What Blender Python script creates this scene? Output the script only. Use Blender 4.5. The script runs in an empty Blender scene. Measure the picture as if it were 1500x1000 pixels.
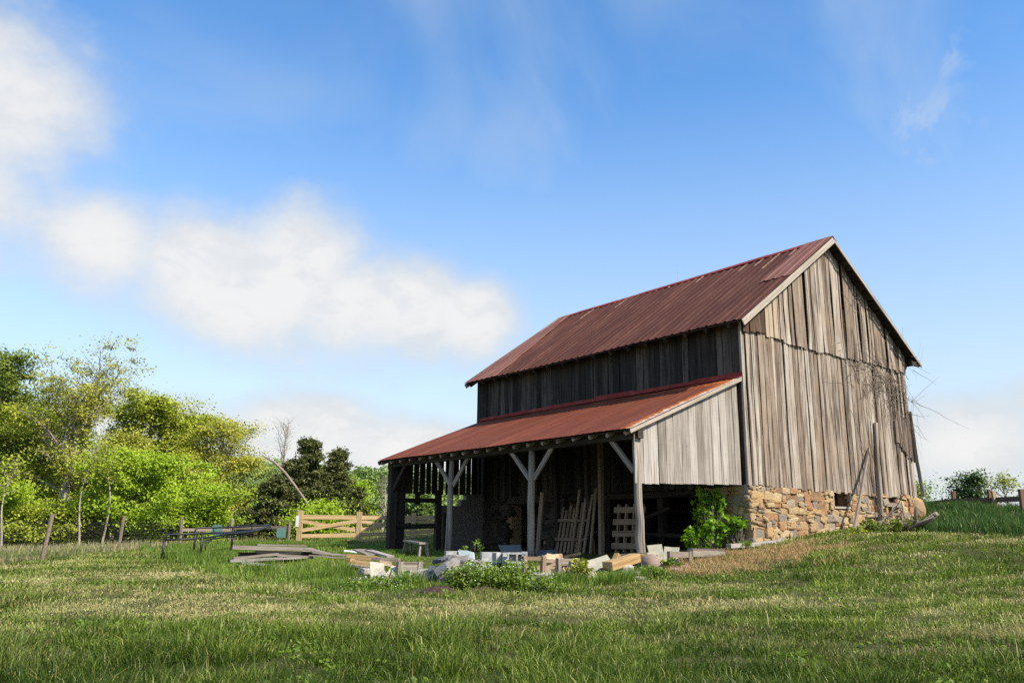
import bpy, math, random
import numpy as np
from math import radians as R, sin, cos, pi, sqrt
from mathutils import Vector, Matrix, Euler
sc = bpy.context.scene
col = sc.collection
random.seed(7); RG = np.random.default_rng(11)

# ------------------------------------------------------------------ camera
CAM = np.array([-17.777, -13.263, -1.29]); FOC = 1230.465
YAW, PIT, ROL = R(37.648), R(12.975), R(.379)
FW = np.array([sin(YAW)*cos(PIT), cos(YAW)*cos(PIT), sin(PIT)])
_rt = np.array([cos(YAW), -sin(YAW), 0.]); _up = np.cross(_rt, FW)
RT = _rt*cos(ROL)+_up*sin(ROL); UP = _up*cos(ROL)-_rt*sin(ROL)
cam = bpy.data.cameras.new('camera'); co = bpy.data.objects.new('camera', cam); col.objects.link(co)
cam.sensor_width = 36; cam.lens = FOC/1500*36; cam.clip_start = .1; cam.clip_end = 3000
co.matrix_world = Matrix(((RT[0],UP[0],-FW[0],CAM[0]),(RT[1],UP[1],-FW[1],CAM[1]),(RT[2],UP[2],-FW[2],CAM[2]),(0,0,0,1)))
sc.camera = co
SR = np.array([cos(YAW), -sin(YAW), 0.]); SD = np.array([sin(YAW), cos(YAW), 0.])   # screen right / depth on the ground

# ------------------------------------------------------------------ light
SUN_EL, SUN_AZ = R(42), R(164)          # azimuth clockwise from +Y
SDIR = Vector((sin(SUN_AZ)*cos(SUN_EL), cos(SUN_AZ)*cos(SUN_EL), sin(SUN_EL)))
sl = bpy.data.lights.new('sun', 'SUN'); sl.energy = 3.7; sl.angle = R(.5); sl.color = (1, .93, .80)
so = bpy.data.objects.new('sun', sl); col.objects.link(so); so.rotation_euler = SDIR.to_track_quat('Z','Y').to_euler()
sc.view_settings.view_transform = 'Standard'; sc.view_settings.look = 'None'
sc.view_settings.exposure = 0.85; sc.view_settings.gamma = 1
sc.cycles.use_denoising = False; sc.cycles.max_bounces = 8; sc.cycles.transparent_max_bounces = 8

class NT:
    def __init__(s, tree): s.t = tree; s.n = tree.nodes; s.l = tree.links
    def node(s, typ, props=None, **inp):
        n = s.n.new(typ)
        for k, v in (props or {}).items(): setattr(n, k, v)
        for k, v in inp.items():
            k = int(k[1:]) if k[0] == '_' and k[1:].isdigit() else k.replace('_', ' ')
            s.set(n.inputs[k], v)
        return n
    def set(s, sock, v):
        if isinstance(v, bpy.types.NodeSocket): s.l.new(v, sock)
        elif isinstance(v, bpy.types.Node): s.l.new(v.outputs[0], sock)
        else:
            if sock.type == 'RGBA' and len(v) == 3: v = (*v, 1)
            sock.default_value = v
    def m(s, op, a, b=0., c=0., clamp=False):
        n = s.n.new('ShaderNodeMath'); n.operation = op; n.use_clamp = clamp
        for i, v in enumerate((a, b, c)): s.set(n.inputs[i], v)
        return n.outputs[0]
    def mix(s, f, a, b, mode='MIX'):
        n = s.n.new('ShaderNodeMix'); n.data_type = 'RGBA'; n.blend_type = mode
        s.set(n.inputs[0], f); s.set(n.inputs[6], a); s.set(n.inputs[7], b)
        return n.outputs[2]
    def noise(s, vec, scale, detail=4, rough=.55, dist=0.):
        n = s.n.new('ShaderNodeTexNoise'); s.set(n.inputs['Scale'], scale); n.inputs['Detail'].default_value = detail
        n.inputs['Roughness'].default_value = rough; n.inputs['Distortion'].default_value = dist
        if vec is not None: s.set(n.inputs['Vector'], vec)
        return n.outputs[0]
    def scale(s, vec, v):
        n = s.n.new('ShaderNodeMapping'); s.set(n.inputs['Vector'], vec); n.inputs['Scale'].default_value = v
        return n.outputs[0]
    def rng(s, v, a, b, c=0., d=1., smooth=True):
        n = s.n.new('ShaderNodeMapRange'); n.interpolation_type = 'SMOOTHSTEP' if smooth else 'LINEAR'
        for i, x in enumerate((v, a, b, c, d)): s.set(n.inputs[i], x)
        return n.outputs[0]
    def ramp(s, f, stops, interp='LINEAR'):
        n = s.n.new('ShaderNodeValToRGB'); n.color_ramp.interpolation = interp
        e = n.color_ramp.elements
        while len(e) < len(stops): e.new(.5)
        for el, (p, c) in zip(e, stops): el.position = p; el.color = (*c, 1)
        s.set(n.inputs[0], f); return n.outputs[0]

# ------------------------------------------------------------------ sky
w = bpy.data.worlds.new('World'); sc.world = w; w.use_nodes = True
T = NT(w.node_tree); T.n.clear()
sky = T.node('ShaderNodeTexSky', {'sky_type':'NISHITA','sun_disc':False,'sun_elevation':SUN_EL,'sun_rotation':SUN_AZ,
                                  'air_density':1.0,'dust_density':.6,'ozone_density':1.6,'altitude':100})
gen = T.node('ShaderNodeTexCoord').outputs['Generated']
sep = T.node('ShaderNodeSeparateXYZ', None, Vector=gen)
az = T.m('MULTIPLY', T.m('ARCTAN2', sep.outputs[0], sep.outputs[1]), 180/pi)
el = T.m('MULTIPLY', T.m('ARCSINE', sep.outputs[2]), 180/pi)
# cloud banks as (azimuth, elevation, half width, height above, depth below, weight) in degrees
BANKS = [(2.0,24.8,10.2,7.2,8.5,1.05),(1.0,18.5,9.0,5,6,1.05),(-3,20,8,6,6,.9),(-8,25,9,9,9,.9),(10.0,17.6,6.4,4.2,5.5,1.15),(16.5,17.2,6.8,4.8,7,1.25),(20,14.8,10,3.6,5.5,1.1),(22.6,17.4,6.4,5.5,8,1.3),(26.5,15.2,8.5,4.6,6,1.2),
         (30.5,15.4,6.4,4.4,5.4,1.4),(34.6,14.7,5,3.6,4.2,1.35),
         (15,6.6,10,2.9,6.5,1.1),(23,7.0,7,3.0,6.5,1.2),(31,5.8,9,2.6,6,1.05),(37,6,5,2,4,.5),(4,6,9,2,4,.5),
         (66.0,5.4,8,3.6,5.5,1.1),(70.5,7.5,4,2.2,4,.7),(67,1,9,4,4,.7),(60,4,6,2,4,.5),
         (-30,14,14,5,5,1),(95,12,14,5,5,1),(120,25,15,8,8,1),(-60,30,15,8,8,1),(180,28,18,8,8,1),(230,15,18,6,6,1)]
wob = T.m('ADD', T.m('MULTIPLY', T.m('SUBTRACT', T.noise(T.scale(gen,(1,1,1.5)), 5.5, 8, .56), .5), 1.0), T.m('MULTIPLY', T.m('SUBTRACT', T.noise(T.scale(gen,(1,1,1.3)), 19, 7, .6), .5), .55))
dens = None
for a0, e0, ra, rt_, rb, wt in BANKS:
    da = T.m('DIVIDE', T.m('SUBTRACT', az, a0), ra)
    if a0 > 150: da = T.m('DIVIDE', T.m('SUBTRACT', T.m('MODULO', T.m('ADD', az, 360), 360), a0), ra)
    de = T.m('SUBTRACT', el, e0)
    de = T.m('ADD', T.m('DIVIDE', T.m('MAXIMUM', de, 0), rt_), T.m('DIVIDE', T.m('MINIMUM', de, 0), rb))
    d = T.m('SQRT', T.m('ADD', T.m('MULTIPLY', da, da), T.m('MULTIPLY', de, de)))
    d = T.m('MULTIPLY', T.m('SUBTRACT', 1, d), wt)
    dens = d if dens is None else T.m('SMOOTH_MAX', dens, d, .3)
dn = T.m('ADD', dens, wob)
cl = T.rng(T.m('ADD', dn, .06), .0, .85)
# wisps and a thin high veil
wn = T.node('ShaderNodeMapping', None, Vector=gen); wn.inputs['Rotation'].default_value = (R(-35),R(20),R(-40)); wn.inputs['Scale'].default_value = (1.0,3.2,1.6)
veil = T.m('MULTIPLY', T.rng(T.noise(wn.outputs[0], 1.7, 5, .5, .5), .38, .74), .28)
def wisp(a0, e0, ra, re, k):
    q = T.m('ADD', T.m('POWER', T.m('DIVIDE', T.m('SUBTRACT', az, a0), ra), 2), T.m('POWER', T.m('DIVIDE', T.m('SUBTRACT', el, e0), re), 2))
    f = T.m('MULTIPLY', T.m('MAXIMUM', T.m('SUBTRACT', 1, q), 0), T.rng(T.noise(T.scale(gen,(1,1,.8)), 16, 7, .62, .8), .36, .66))
    return T.m('MULTIPLY', f, k)
veil = T.m('MAXIMUM', veil, T.m('MAXIMUM', wisp(66.2, 24.6, 4.2, 3.6, .45), wisp(67.3, 28.3, 2.4, 1.9, .4)))
low = T.m('POWER', T.rng(el, 0, 30, 1., 0, False), 1.25)                        # whitening air near the horizon
shade = T.rng(T.m('ADD', dens, T.m('MULTIPLY', wob, .9)), .1, 1.0)
skc = T.node('ShaderNodeHueSaturation', None, Color=sky.outputs[0], Saturation=1.27, Value=1.0).outputs[0]
c1 = T.mix(T.m('MAXIMUM', veil, low), skc, (2.62,2.84,3.02))
bil = T.noise(T.scale(gen,(1,1,1.6)), 15, 7, .6, .4)
body = T.mix(shade, (2.4,2.58,2.75), (3.35,3.32,3.26)); body = T.mix(T.m('MULTIPLY', T.rng(bil, .46, .66), .35), body, (2.35,2.5,2.66))
c2 = T.mix(T.m('MULTIPLY', cl, .93), c1, body)
bg = T.node('ShaderNodeBackground', None, Color=c2, Strength=.15)
T.l.new(bg.outputs[0], T.node('ShaderNodeOutputWorld').inputs[0])

# ------------------------------------------------------------------ terrain height
GP = [(-17.8,-13.3,-2.42),(-12,-6,-2.32),(-7,-2,-2.1),(-3.8,.2,-1.93),(-3.8,4,-1.85),(-3.8,7.7,-1.8),(-3.8,11.2,-1.8),(-6,2,-2.0),(-6.5,6,-1.98),
 (0,-.2,-1.56),(3,-.2,-1.14),(5.1,-.3,-1.02),(8.1,-.3,-.78),(0,6,-1.75),(0,11.8,-1.78),(2.8,-5.4,-1.18),(-2.8,-7.6,-1.92),(-8,-11,-2.3),(-12,-12.5,-2.4),(-22,-16,-2.45),
 (9.3,.6,-.42),(9.2,-3,-.72),(11,-1,-.5),(14,2,-.42),(14,-6,-.62),(20,-3,-.5),(20,8,-.4),(9.5,6,-.1),(9.5,14,-.3),(30,5,0.1),(45,20,.2),(30,-20,-.3),
 (-13.1,14.4,-2.06),(-9.2,22.7,-1.98),(-7,45.7,-2.1),(-3.1,19.6,-1.66),(-1,18.6,-1.62),(5,30,-1.45),(-12,4,-2.1),(-20,0,-2.3),(-30,20,-2.3),(-30,50,-2.4),
 (12,45,-1.5),(30,60,-1.2),(0,90,-2),(60,60,-.5),(0,-40,-2.6),(-50,-20,-2.8),(40,-50,-1),(60,160,2),(160,160,3),(0,250,2),(-150,100,-3),(200,0,-1),(-150,-150,-4),(150,-200,-2),(400,400,4),(-400,400,0),(400,-400,-3),(-400,-400,-5)]
_g = np.array(GP, float); _P = _g[:, :2]
def _phi(r2): return np.sqrt(r2+6.)
_A = _phi(((_P[:,None]-_P[None])**2).sum(-1)); _n = len(_P)
_B = np.zeros((_n+3,_n+3)); _B[:_n,:_n] = _A+np.eye(_n)*-.15; _B[:_n,_n] = 1; _B[:_n,_n+1:] = _P; _B[_n,:_n] = 1; _B[_n+1:,:_n] = _P.T
_W = np.linalg.solve(_B, np.concatenate([_g[:,2],[0,0,0]]))
def hh(x, y):
    x = np.asarray(x, float); y = np.asarray(y, float); s = _W[_n]+_W[_n+1]*x+_W[_n+2]*y
    for i in range(_n): s = s+_W[i]*_phi((x-_P[i,0])**2+(y-_P[i,1])**2)
    return s+.014*np.sin(1.7*x+.9*y)+.012*np.sin(-1.1*x+2.3*y+1)+.008*np.sin(4.1*x+3.3*y)
def h(x, y): return float(hh(x, y))
def ray(u, v): return FW+RT*(u-750)/FOC-UP*(v-500)/FOC
def at(u, v, d):                        # the point seen at (u, v), d metres away along the ground
    r = ray(u, v); return Vector(CAM+r*d/math.hypot(r[0], r[1]))
def gnd(u, v):                          # where that line of sight meets the ground
    r = ray(u, v); r = r/math.hypot(r[0], r[1]); a = 3.
    for i in range(900):
        p = CAM+r*a
        if p[2] <= h(p[0], p[1]): break
        a += .1
    return Vector((p[0], p[1], h(p[0], p[1])))
def gdist(u, v): p = gnd(u, v); return math.hypot(p[0]-CAM[0], p[1]-CAM[1])
def hd(u, d):                           # ground point in the direction of column u at distance d
    p = at(u, 783, d); return Vector((p.x, p.y, h(p.x, p.y)))

# value noise for scattering
_T = RG.random((256,256))
def vn(x, y):
    x = np.asarray(x); y = np.asarray(y); i = np.floor(x).astype(int); j = np.floor(y).astype(int); fx = x-i; fy = y-j
    fx = fx*fx*(3-2*fx); fy = fy*fy*(3-2*fy); g = lambda a, b: _T[a % 256, b % 256]
    return (g(i,j)*(1-fx)+g(i+1,j)*fx)*(1-fy)+(g(i,j+1)*(1-fx)+g(i+1,j+1)*fx)*fy
def fbm(x, y, o=3):
    s = 0; a = .5; t = 0
    for k in range(o): s = s+a*vn(x*2**k+17*k, y*2**k+31*k); t += a; a *= .5
    return s/t
def inpoly(x, y, poly):
    r = np.zeros(len(x), bool); n = len(poly)
    for i in range(n):
        x1, y1 = poly[i]; x2, y2 = poly[(i+1) % n]
        if y1 == y2: continue
        c = ((y1 > y) != (y2 > y)) & (x < (x2-x1)*(y-y1)/(y2-y1)+x1); r ^= c
    return r

# ------------------------------------------------------------------ mesh and tag helpers
def tag(o, label=None, cat=None, group=None, kind=None):
    if label: o['label'] = label
    if cat: o['category'] = cat
    if group: o['group'] = group
    if kind: o['kind'] = kind
    return o
def empty(name, loc, label, cat, group=None, rz=0):
    o = bpy.data.objects.new(name, None); col.objects.link(o); o.location = loc; o.rotation_euler = (0,0,rz)
    o.empty_display_size = .2
    return tag(o, label, cat, group)
class MB:
    """collects planks, tubes, boxes in world space; build() links them as one mesh object whose origin is its base"""
    def __init__(s): s.v = []; s.f = []; s.uv = []
    def ring_loft(s, rings, us, vs, caps=True):
        n = len(rings[0]); b = len(s.v); ou, ov = random.random()*50, random.random()*50
        for r in rings: s.v += [tuple(p) for p in r]
        for i in range(len(rings)-1):
            for k in range(n):
                k2 = (k+1) % n
                s.f.append((b+i*n+k, b+i*n+k2, b+(i+1)*n+k2, b+(i+1)*n+k))
                s.uv += [(ou+us[k],ov+vs[i]),(ou+us[k+1],ov+vs[i]),(ou+us[k+1],ov+vs[i+1]),(ou+us[k],ov+vs[i+1])]
        if caps:
            s.f.append(tuple(b+k for k in reversed(range(n)))); s.uv += [(ou+us[k]*.2,ov+us[k]) for k in reversed(range(n))]
            e = b+(len(rings)-1)*n
            s.f.append(tuple(e+k for k in range(n))); s.uv += [(ou+us[k]*.2,ov+us[k]) for k in range(n)]
    def beam(s, p0, p1, w_, t_, up=(0,0,1), seg=1, jit=0., taper=1., twist=0.):
        p0, p1 = Vector(p0), Vector(p1); d = (p1-p0); L = d.length; d.normalize(); up = Vector(up)
        a = d.cross(up)
        if a.length < 1e-3: a = d.cross(Vector((0,1,0)))
        a.normalize(); b = a.cross(d).normalized()
        rings = []; vs = []
        for i in range(seg+1):
            t = i/seg; k = 1+(taper-1)*t; c = p0.lerp(p1, t)
            if jit: c = c+a*random.uniform(-jit,jit)+b*random.uniform(-jit,jit)
            an = twist*t; aa = a*cos(an)+b*sin(an); bb = b*cos(an)-a*sin(an)
            rings.append([c+aa*(w_/2*k)*sx+bb*(t_/2*k)*sy for sx, sy in ((-1,-1),(1,-1),(1,1),(-1,1))]); vs.append(L*t)
        s.ring_loft(rings, (0,w_,w_+t_,2*w_+t_,2*w_+2*t_), vs)
    def box(s, c, size, rot=None):
        m = (rot or Euler((0,0,0))).to_matrix() if not isinstance(rot, Matrix) else rot
        i = max(range(3), key=lambda k: size[k]); j, k = [(1,2),(2,0),(0,1)][i]
        ax = [Vector(m.col[q]) for q in range(3)]; c = Vector(c)
        s.beam(c-ax[i]*size[i]/2, c+ax[i]*size[i]/2, size[j], size[k], up=ax[k]) 
    def tube(s, pts, radii, n=6, caps=True, rough=0.):
        pts = [Vector(p) for p in pts]; rings = []; vs = [0.]; 
        for i in range(1, len(pts)): vs.append(vs[-1]+(pts[i]-pts[i-1]).length)
        ref = None
        for i, p in enumerate(pts):
            d = (pts[min(i+1,len(pts)-1)]-pts[max(i-1,0)]).normalized()
            if ref is None:
                ref = d.cross(Vector((.31,.92,.2)))
                if ref.length < .05: ref = d.cross(Vector((1,0,0)))
            ref = (ref-d*ref.dot(d)).normalized(); b = d.cross(ref)
            rings.append([p+(ref*cos(2*pi*k/n)+b*sin(2*pi*k/n))*radii[i]*(1+random.uniform(-rough,rough)) for k in range(n)])
        r = max(radii); s.ring_loft(rings, [2*pi*r*k/n for k in range(n+1)], vs, caps)
    def poly(s, pts, uv=None):
        b = len(s.v); s.v += [tuple(p) for p in pts]; s.f.append(tuple(range(b, b+len(pts))))
        s.uv += list(uv) if uv else [(p[0]+p[1]*.7, p[2]+p[1]*.3) for p in pts]
    def build(s, name, mat, parent=None, smooth=False, label=None, cat=None, group=None):
        v = np.array(s.v); o0 = np.array(parent.location) if parent and parent.parent is None else None
        if parent is None: base = np.array([(v[:,0].min()+v[:,0].max())/2, (v[:,1].min()+v[:,1].max())/2, v[:,2].min()])
        else: base = np.array(parent['_o'])
        me = bpy.data.meshes.new(name); me.from_pydata((v-base).tolist(), [], s.f)
        ul = me.uv_layers.new(name='UVMap'); ul.data.foreach_set('uv', np.array(s.uv, np.float32).ravel())
        if smooth: me.polygons.foreach_set('use_smooth', [True]*len(me.polygons))
        o = bpy.data.objects.new(name, me); col.objects.link(o)
        if mat: me.materials.append(mat)
        if parent is None: o.location = base; o['_o'] = list(base)
        else: o.parent = parent; o['_o'] = list(base)
        return tag(o, label, cat, group)
def root(name, loc, label, cat, group=None):
    o = empty(name, loc, label, cat, group); o['_o'] = list(loc); return o
def np_mesh(name, V, F, mat, parent=None, attrs=None, uv=None):
    """V (n,3) world, F list of (k, m) index arrays (same face size each)"""
    base = np.array(parent['_o']) if parent else np.zeros(3)
    me = bpy.data.meshes.new(name); me.vertices.add(len(V)); me.vertices.foreach_set('co', (V-base).astype(np.float32).ravel())
    loops = np.concatenate([f.ravel() for f in F]).astype(np.int32); sizes = np.concatenate([np.full(len(f), f.shape[1]) for f in F])
    me.loops.add(len(loops)); me.loops.foreach_set('vertex_index', loops)
    st = np.concatenate([[0], np.cumsum(sizes)[:-1]]).astype(np.int32)
    me.polygons.add(len(sizes)); me.polygons.foreach_set('loop_start', st)
    for k, a in (attrs or {}).items():
        me.attributes.new(k, 'FLOAT', 'POINT').data.foreach_set('value', a.astype(np.float32))
    me.update(calc_edges=True); me.validate()
    o = bpy.data.objects.new(name, me); col.objects.link(o)
    if mat: me.materials.append(mat)
    if parent: o.parent = parent; o['_o'] = list(base)
    return o

# ------------------------------------------------------------------ materials
def mat(name):
    m = bpy.data.materials.new(name); m.use_nodes = True; t = NT(m.node_tree); t.n.clear()
    out = t.node('ShaderNodeOutputMaterial'); return m, t, out
def surf(t, out, colr, rough=.8, bump=None, bstr=.3, bdist=.02, metal=0., spec=.3):
    p = t.node('ShaderNodeBsdfPrincipled', None, Base_Color=colr, Roughness=rough, Metallic=metal)
    p.inputs['Specular IOR Level'].default_value = spec
    if bump is not None:
        b = t.node('ShaderNodeBump', None, Height=bump, Strength=bstr, Distance=bdist); t.l.new(b.outputs[0], p.inputs['Normal'])
    t.l.new(p.outputs[0], out.inputs[0]); return p
def wood(name, light, midc, dark, grain=1., var=.5, stain=None, rough=.85, streak=1.):
    m, t, out = mat(name); light, midc, dark = [tuple(x*.84 for x in q) for q in (light, midc, dark)]
    uv = t.node('ShaderNodeUVMap').outputs[0]; pos = t.node('ShaderNodeNewGeometry').outputs['Position']
    rnd = t.node('ShaderNodeNewGeometry').outputs['Random Per Island']
    g1 = t.noise(t.scale(uv,(38*grain,1.6*grain,1)), 1, 6, .6, .35); g2 = t.noise(t.scale(uv,(120*grain,3*grain,1)), 1, 3, .6)
    big = t.noise(t.scale(uv,(5,.7,1)), 1, 5, .6, .4)
    f = t.m('ADD', t.m('MULTIPLY', g1, .75), t.m('MULTIPLY', big, .7)); f = t.m('SUBTRACT', f, .22)
    f = t.m('ADD', f, t.m('MULTIPLY', t.m('SUBTRACT', rnd, .5), var*.55))
    c = t.ramp(f, [(.22,dark),(.5,midc),(.78,light)])
    rb = t.m('FRACT', t.m('MULTIPLY', rnd, 7.31))
    c = t.mix(t.m('MULTIPLY', t.rng(rb, .55, 1.), .55), c, stain or midc)
    vs = t.noise(t.scale(uv,(17,.33,1)), 1, 4, .62, .2); c = t.mix(t.m('MULTIPLY', t.rng(vs, .52, .62), .92*streak), c, dark)
    v2 = t.noise(t.scale(uv,(55,.7,1)), 1, 4, .6, .15); c = t.mix(t.m('MULTIPLY', t.rng(v2, .55, .63), .85*streak), c, dark)
    ps = t.noise(pos, .55, 4, .6); c = t.mix(t.m('MULTIPLY', t.rng(ps, .48, .72), .5*streak), c, stain or midc)
    crack = t.rng(g2, .6, .72); c = t.mix(t.m('MULTIPLY', crack, .55*streak), c, tuple(x*.35 for x in dark))
    kn = t.node('ShaderNodeTexVoronoi', None, Vector=t.scale(uv,(3.2,1.1,1)), Scale=1.6); 
    c = t.mix(t.m('MULTIPLY', t.rng(kn.outputs[0], .09, .03), .7), c, tuple(x*.5 for x in dark))
    b = t.m('ADD', g1, t.m('MULTIPLY', g2, .5))
    surf(t, out, c, rough, b, .55, .008, spec=.2); return m
M = {}
M['gable'] = wood('weathered_gable_wood', (.57,.495,.405), (.385,.315,.245), (.08,.051,.034), 1., .8, (.28,.195,.13))
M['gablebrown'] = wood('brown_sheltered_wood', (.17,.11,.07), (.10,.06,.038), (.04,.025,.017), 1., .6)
M['torn'] = wood('torn_brown_wood', (.38,.31,.24), (.25,.19,.14), (.08,.055,.04), 1., .8, (.17,.12,.085))
M['gabletan'] = wood('tan_wood', (.58,.48,.36), (.46,.36,.25), (.24,.16,.1), 1., .4)
M['grey'] = wood('silver_grey_wood', (.54,.485,.425), (.40,.35,.30), (.17,.14,.11), .8, .7, (.34,.30,.26), streak=.8)
M['side'] = wood('dark_side_wood', (.15,.128,.10), (.058,.048,.037), (.015,.0125,.010), 1., .9, (.03,.026,.021))  # long-wall shade deepened in the albedo, darker than the gable wood
M['inner'] = wood('barn_inner_wood', (.10,.077,.058), (.058,.044,.033), (.02,.015,.012), 1., .6)  # interior shade deepened through a darker wood colour
M['post'] = wood('grey_post_wood', (.54,.455,.37), (.38,.31,.245), (.12,.095,.075), .7, .2)
M['rake'] = wood('pale_rake_board', (.58,.51,.43), (.48,.405,.325), (.28,.22,.165), 1., .4)
M['lumber'] = wood('grey_lumber', (.44,.38,.315), (.30,.25,.20), (.13,.10,.078), 1., .9, (.25,.175,.115))
M['orange'] = wood('fresh_cut_lumber', (.62,.43,.22), (.50,.32,.14), (.32,.18,.07), .7, .5)
M['cream'] = wood('split_firewood', (.72,.57,.40), (.62,.46,.29), (.4,.26,.15), .7, .8, (.5,.33,.2))
M['golden'] = wood('new_fence_wood', (.64,.48,.27), (.55,.39,.20), (.38,.245,.11), .6, .6)
M['fencepost'] = wood('grey_fence_post', (.40,.33,.25), (.30,.235,.17), (.16,.115,.08), .7, .5)
M['railr'] = wood('brown_fence_rail', (.32,.20,.13), (.23,.14,.09), (.12,.07,.045), .7, .5)
M['pallet'] = wood('pallet_wood', (.42,.30,.20), (.31,.215,.14), (.15,.1,.065), .8, .6)

def roof_mat(name, a, b, c, edge=False):
    m, t, out = mat(name)
    uv = t.node('ShaderNodeUVMap').outputs[0]; pos = t.node('ShaderNodeNewGeometry').outputs['Position']
    s1 = t.noise(t.scale(uv,(9,.55,1)), 1, 5, .65); s2 = t.noise(t.scale(uv,(2.2,.5,1)), 1, 4, .6); fine = t.noise(pos, 14, 5, .7)
    f = t.m('ADD', t.m('MULTIPLY', s1, .65), t.m('MULTIPLY', s2, .5)); f = t.m('ADD', f, t.m('MULTIPLY', t.m('SUBTRACT', fine, .5), .35))
    cc = t.ramp(f, [(.32,a),(.56,b),(.8,c)])
    sx = t.node('ShaderNodeSeparateXYZ', None, Vector=uv)
    pan = t.node('ShaderNodeTexWhiteNoise', {'noise_dimensions':'1D'}, W=t.m('FLOOR', t.m('DIVIDE', sx.outputs[0], .66)))
    cc = t.mix(t.m('MULTIPLY', pan.outputs[0], .35), cc, tuple(x*.62 for x in a))
    if not edge:
        rq = t.m('DIVIDE', sx.outputs[0], .3); rw = t.node('ShaderNodeTexWhiteNoise', {'noise_dimensions':'1D'}, W=t.m('FLOOR', rq)).outputs[0]; fr_ = t.m('FRACT', rq)
        on = t.m('MULTIPLY', t.m('MULTIPLY', t.m('GREATER_THAN', fr_, .66), t.m('LESS_THAN', fr_, .93)), t.m('GREATER_THAN', sx.outputs[1], t.m('SUBTRACT', 5.75, t.m('MULTIPLY', t.m('POWER', rw, 3), 1.7))))
        cc = t.mix(t.m('MULTIPLY', on, t.rng(fine, .35, .6)), cc, (.42,.24,.155))
    if edge:
        px = t.node('ShaderNodeSeparateXYZ', None, Vector=pos)
        n = t.noise(t.scale(pos,(3,3,3)), 2.2, 6, .75)
        dd = t.m('ADD', px.outputs[1], t.m('MULTIPLY', t.m('SUBTRACT', n, .5), 1.0))
        n2 = t.noise(pos, 6, 4, .7)
        top = t.m('SUBTRACT', t.m('MULTIPLY', px.outputs[0], -1), t.m('MULTIPLY', t.m('SUBTRACT', n, .35), 2.4))
        yf = t.rng(px.outputs[1], .4, 4.5, 1, 0)
        cc = t.mix(t.m('MULTIPLY', t.m('MULTIPLY', t.rng(top, .35, -.25), yf), .9), cc, (.50,.13,.035))
        cc = t.mix(t.m('MULTIPLY', t.rng(dd, .42, .12), .9), cc, (.42,.13,.03))
        cc = t.mix(t.rng(t.m('ADD', dd, t.m('MULTIPLY', t.m('SUBTRACT', n2, .5), .35)), .12, .0), cc, (.62,.47,.38))
    surf(t, out, cc, .7, t.m('ADD', s1, fine), .25, .01, spec=.15); return m
M['roof'] = roof_mat('red_brown_roof_metal', (.062,.021,.012), (.105,.036,.021), (.20,.09,.056))
M['roofl'] = roof_mat('faded_roof_metal', (.15,.06,.043), (.22,.095,.07), (.32,.17,.13))
M['roof2'] = roof_mat('lean_to_roof_metal', (.115,.030,.013), (.175,.046,.020), (.25,.085,.045), True)
M['flash'] = roof_mat('red_flashing', (.20,.022,.018), (.28,.04,.03), (.34,.1,.07))

def simple(name, c, rough=.7, var=.25, scale=6., metal=0., bump=.3, c2=None, island=0., spec=.3):
    m, t, out = mat(name); pos = t.node('ShaderNodeNewGeometry').outputs['Position']
    n = t.noise(pos, scale, 6, .65); n2 = t.noise(pos, scale*6, 3, .6)
    f = t.m('ADD', t.m('MULTIPLY', n, .7), t.m('MULTIPLY', n2, .3))
    if island: f = t.m('ADD', f, t.m('MULTIPLY', t.m('SUBTRACT', t.node('ShaderNodeNewGeometry').outputs['Random Per Island'], .5), island))
    cc = t.ramp(f, [(.3, c2 or tuple(x*(1-var*1.3) for x in c)), (.7, tuple(min(1,x*(1+var*.6)) for x in c))])
    surf(t, out, cc, rough, f, bump, .02, metal, spec); return m
M['concrete'] = simple('grey_concrete', (.46,.45,.42), .9, .3, 7)
M['block'] = simple('pale_cinder_block', (.46,.45,.43), .92, .5, 9)
M['blockdark'] = simple('old_block_wall', (.21,.195,.175), .92, .3, 5)
M['plaster'] = simple('grey_wall_plaster', (.20,.185,.165), .92, .35, 4)
M['slab'] = simple('lichen_slab', (.42,.37,.27), .9, .35, 4, c2=(.25,.25,.18))
M['slabc'] = simple('cream_slab', (.50,.45,.35), .85, .3, 8)
M['slate'] = simple('dark_slate', (.10,.105,.115), .75, .5, 10, c2=(.03,.032,.036))
M['slateedge'] = simple('slate_pale_edge', (.45,.40,.35), .8, .3, 10)
M['rubble'] = simple('grey_brown_rubble', (.20,.18,.155), .9, .4, 6, c2=(.12,.1,.085), island=.5)
M['boulder'] = simple('brown_boulder', (.33,.235,.18), .9, .35, 5, c2=(.17,.12,.095))
M['flat'] = simple('flat_fieldstone', (.38,.33,.28), .9, .3, 6, island=.3)
M['redrock'] = simple('reddish_rock', (.38,.24,.17), .9, .3, 6)
M['blackmetal'] = simple('black_steel_tube', (.012,.012,.014), .45, .3, 8, bump=.1, spec=.5)
M['tarp'] = simple('black_plastic', (.018,.018,.02), .5, .3, 8)
M['sign'] = simple('teal_green_sign', (.10,.20,.17), .6, .2, 8, bump=.05)
M['white'] = simple('white_painted', (.72,.72,.70), .6, .12, 8, bump=.1)
M['soil'] = simple('dark_soil', (.065,.037,.022), .95, .5, 9, c2=(.03,.018,.012), bump=.8)
M['panel'] = simple('grey_glass_panel', (.10,.105,.10), .6, .3, 5, bump=.05, spec=.3)
M['clear'] = simple('clouded_plastic_sheet', (.55,.60,.58), .4, .25, 20, bump=.1)
M['wire'] = simple('dull_wire', (.10,.09,.08), .6, .2, 9)
M['dark'] = simple('unlit_interior_backing', (.03,.025,.02), .9, .3, 5)  # near-black sheets painted as the unlit space behind the wall openings
M['galv'] = simple('grey_pole', (.50,.47,.42), .8, .2, 6)
M['deadtwig'] = simple('dead_vine_wood', (.20,.155,.12), .9, .4, 9)
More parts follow.
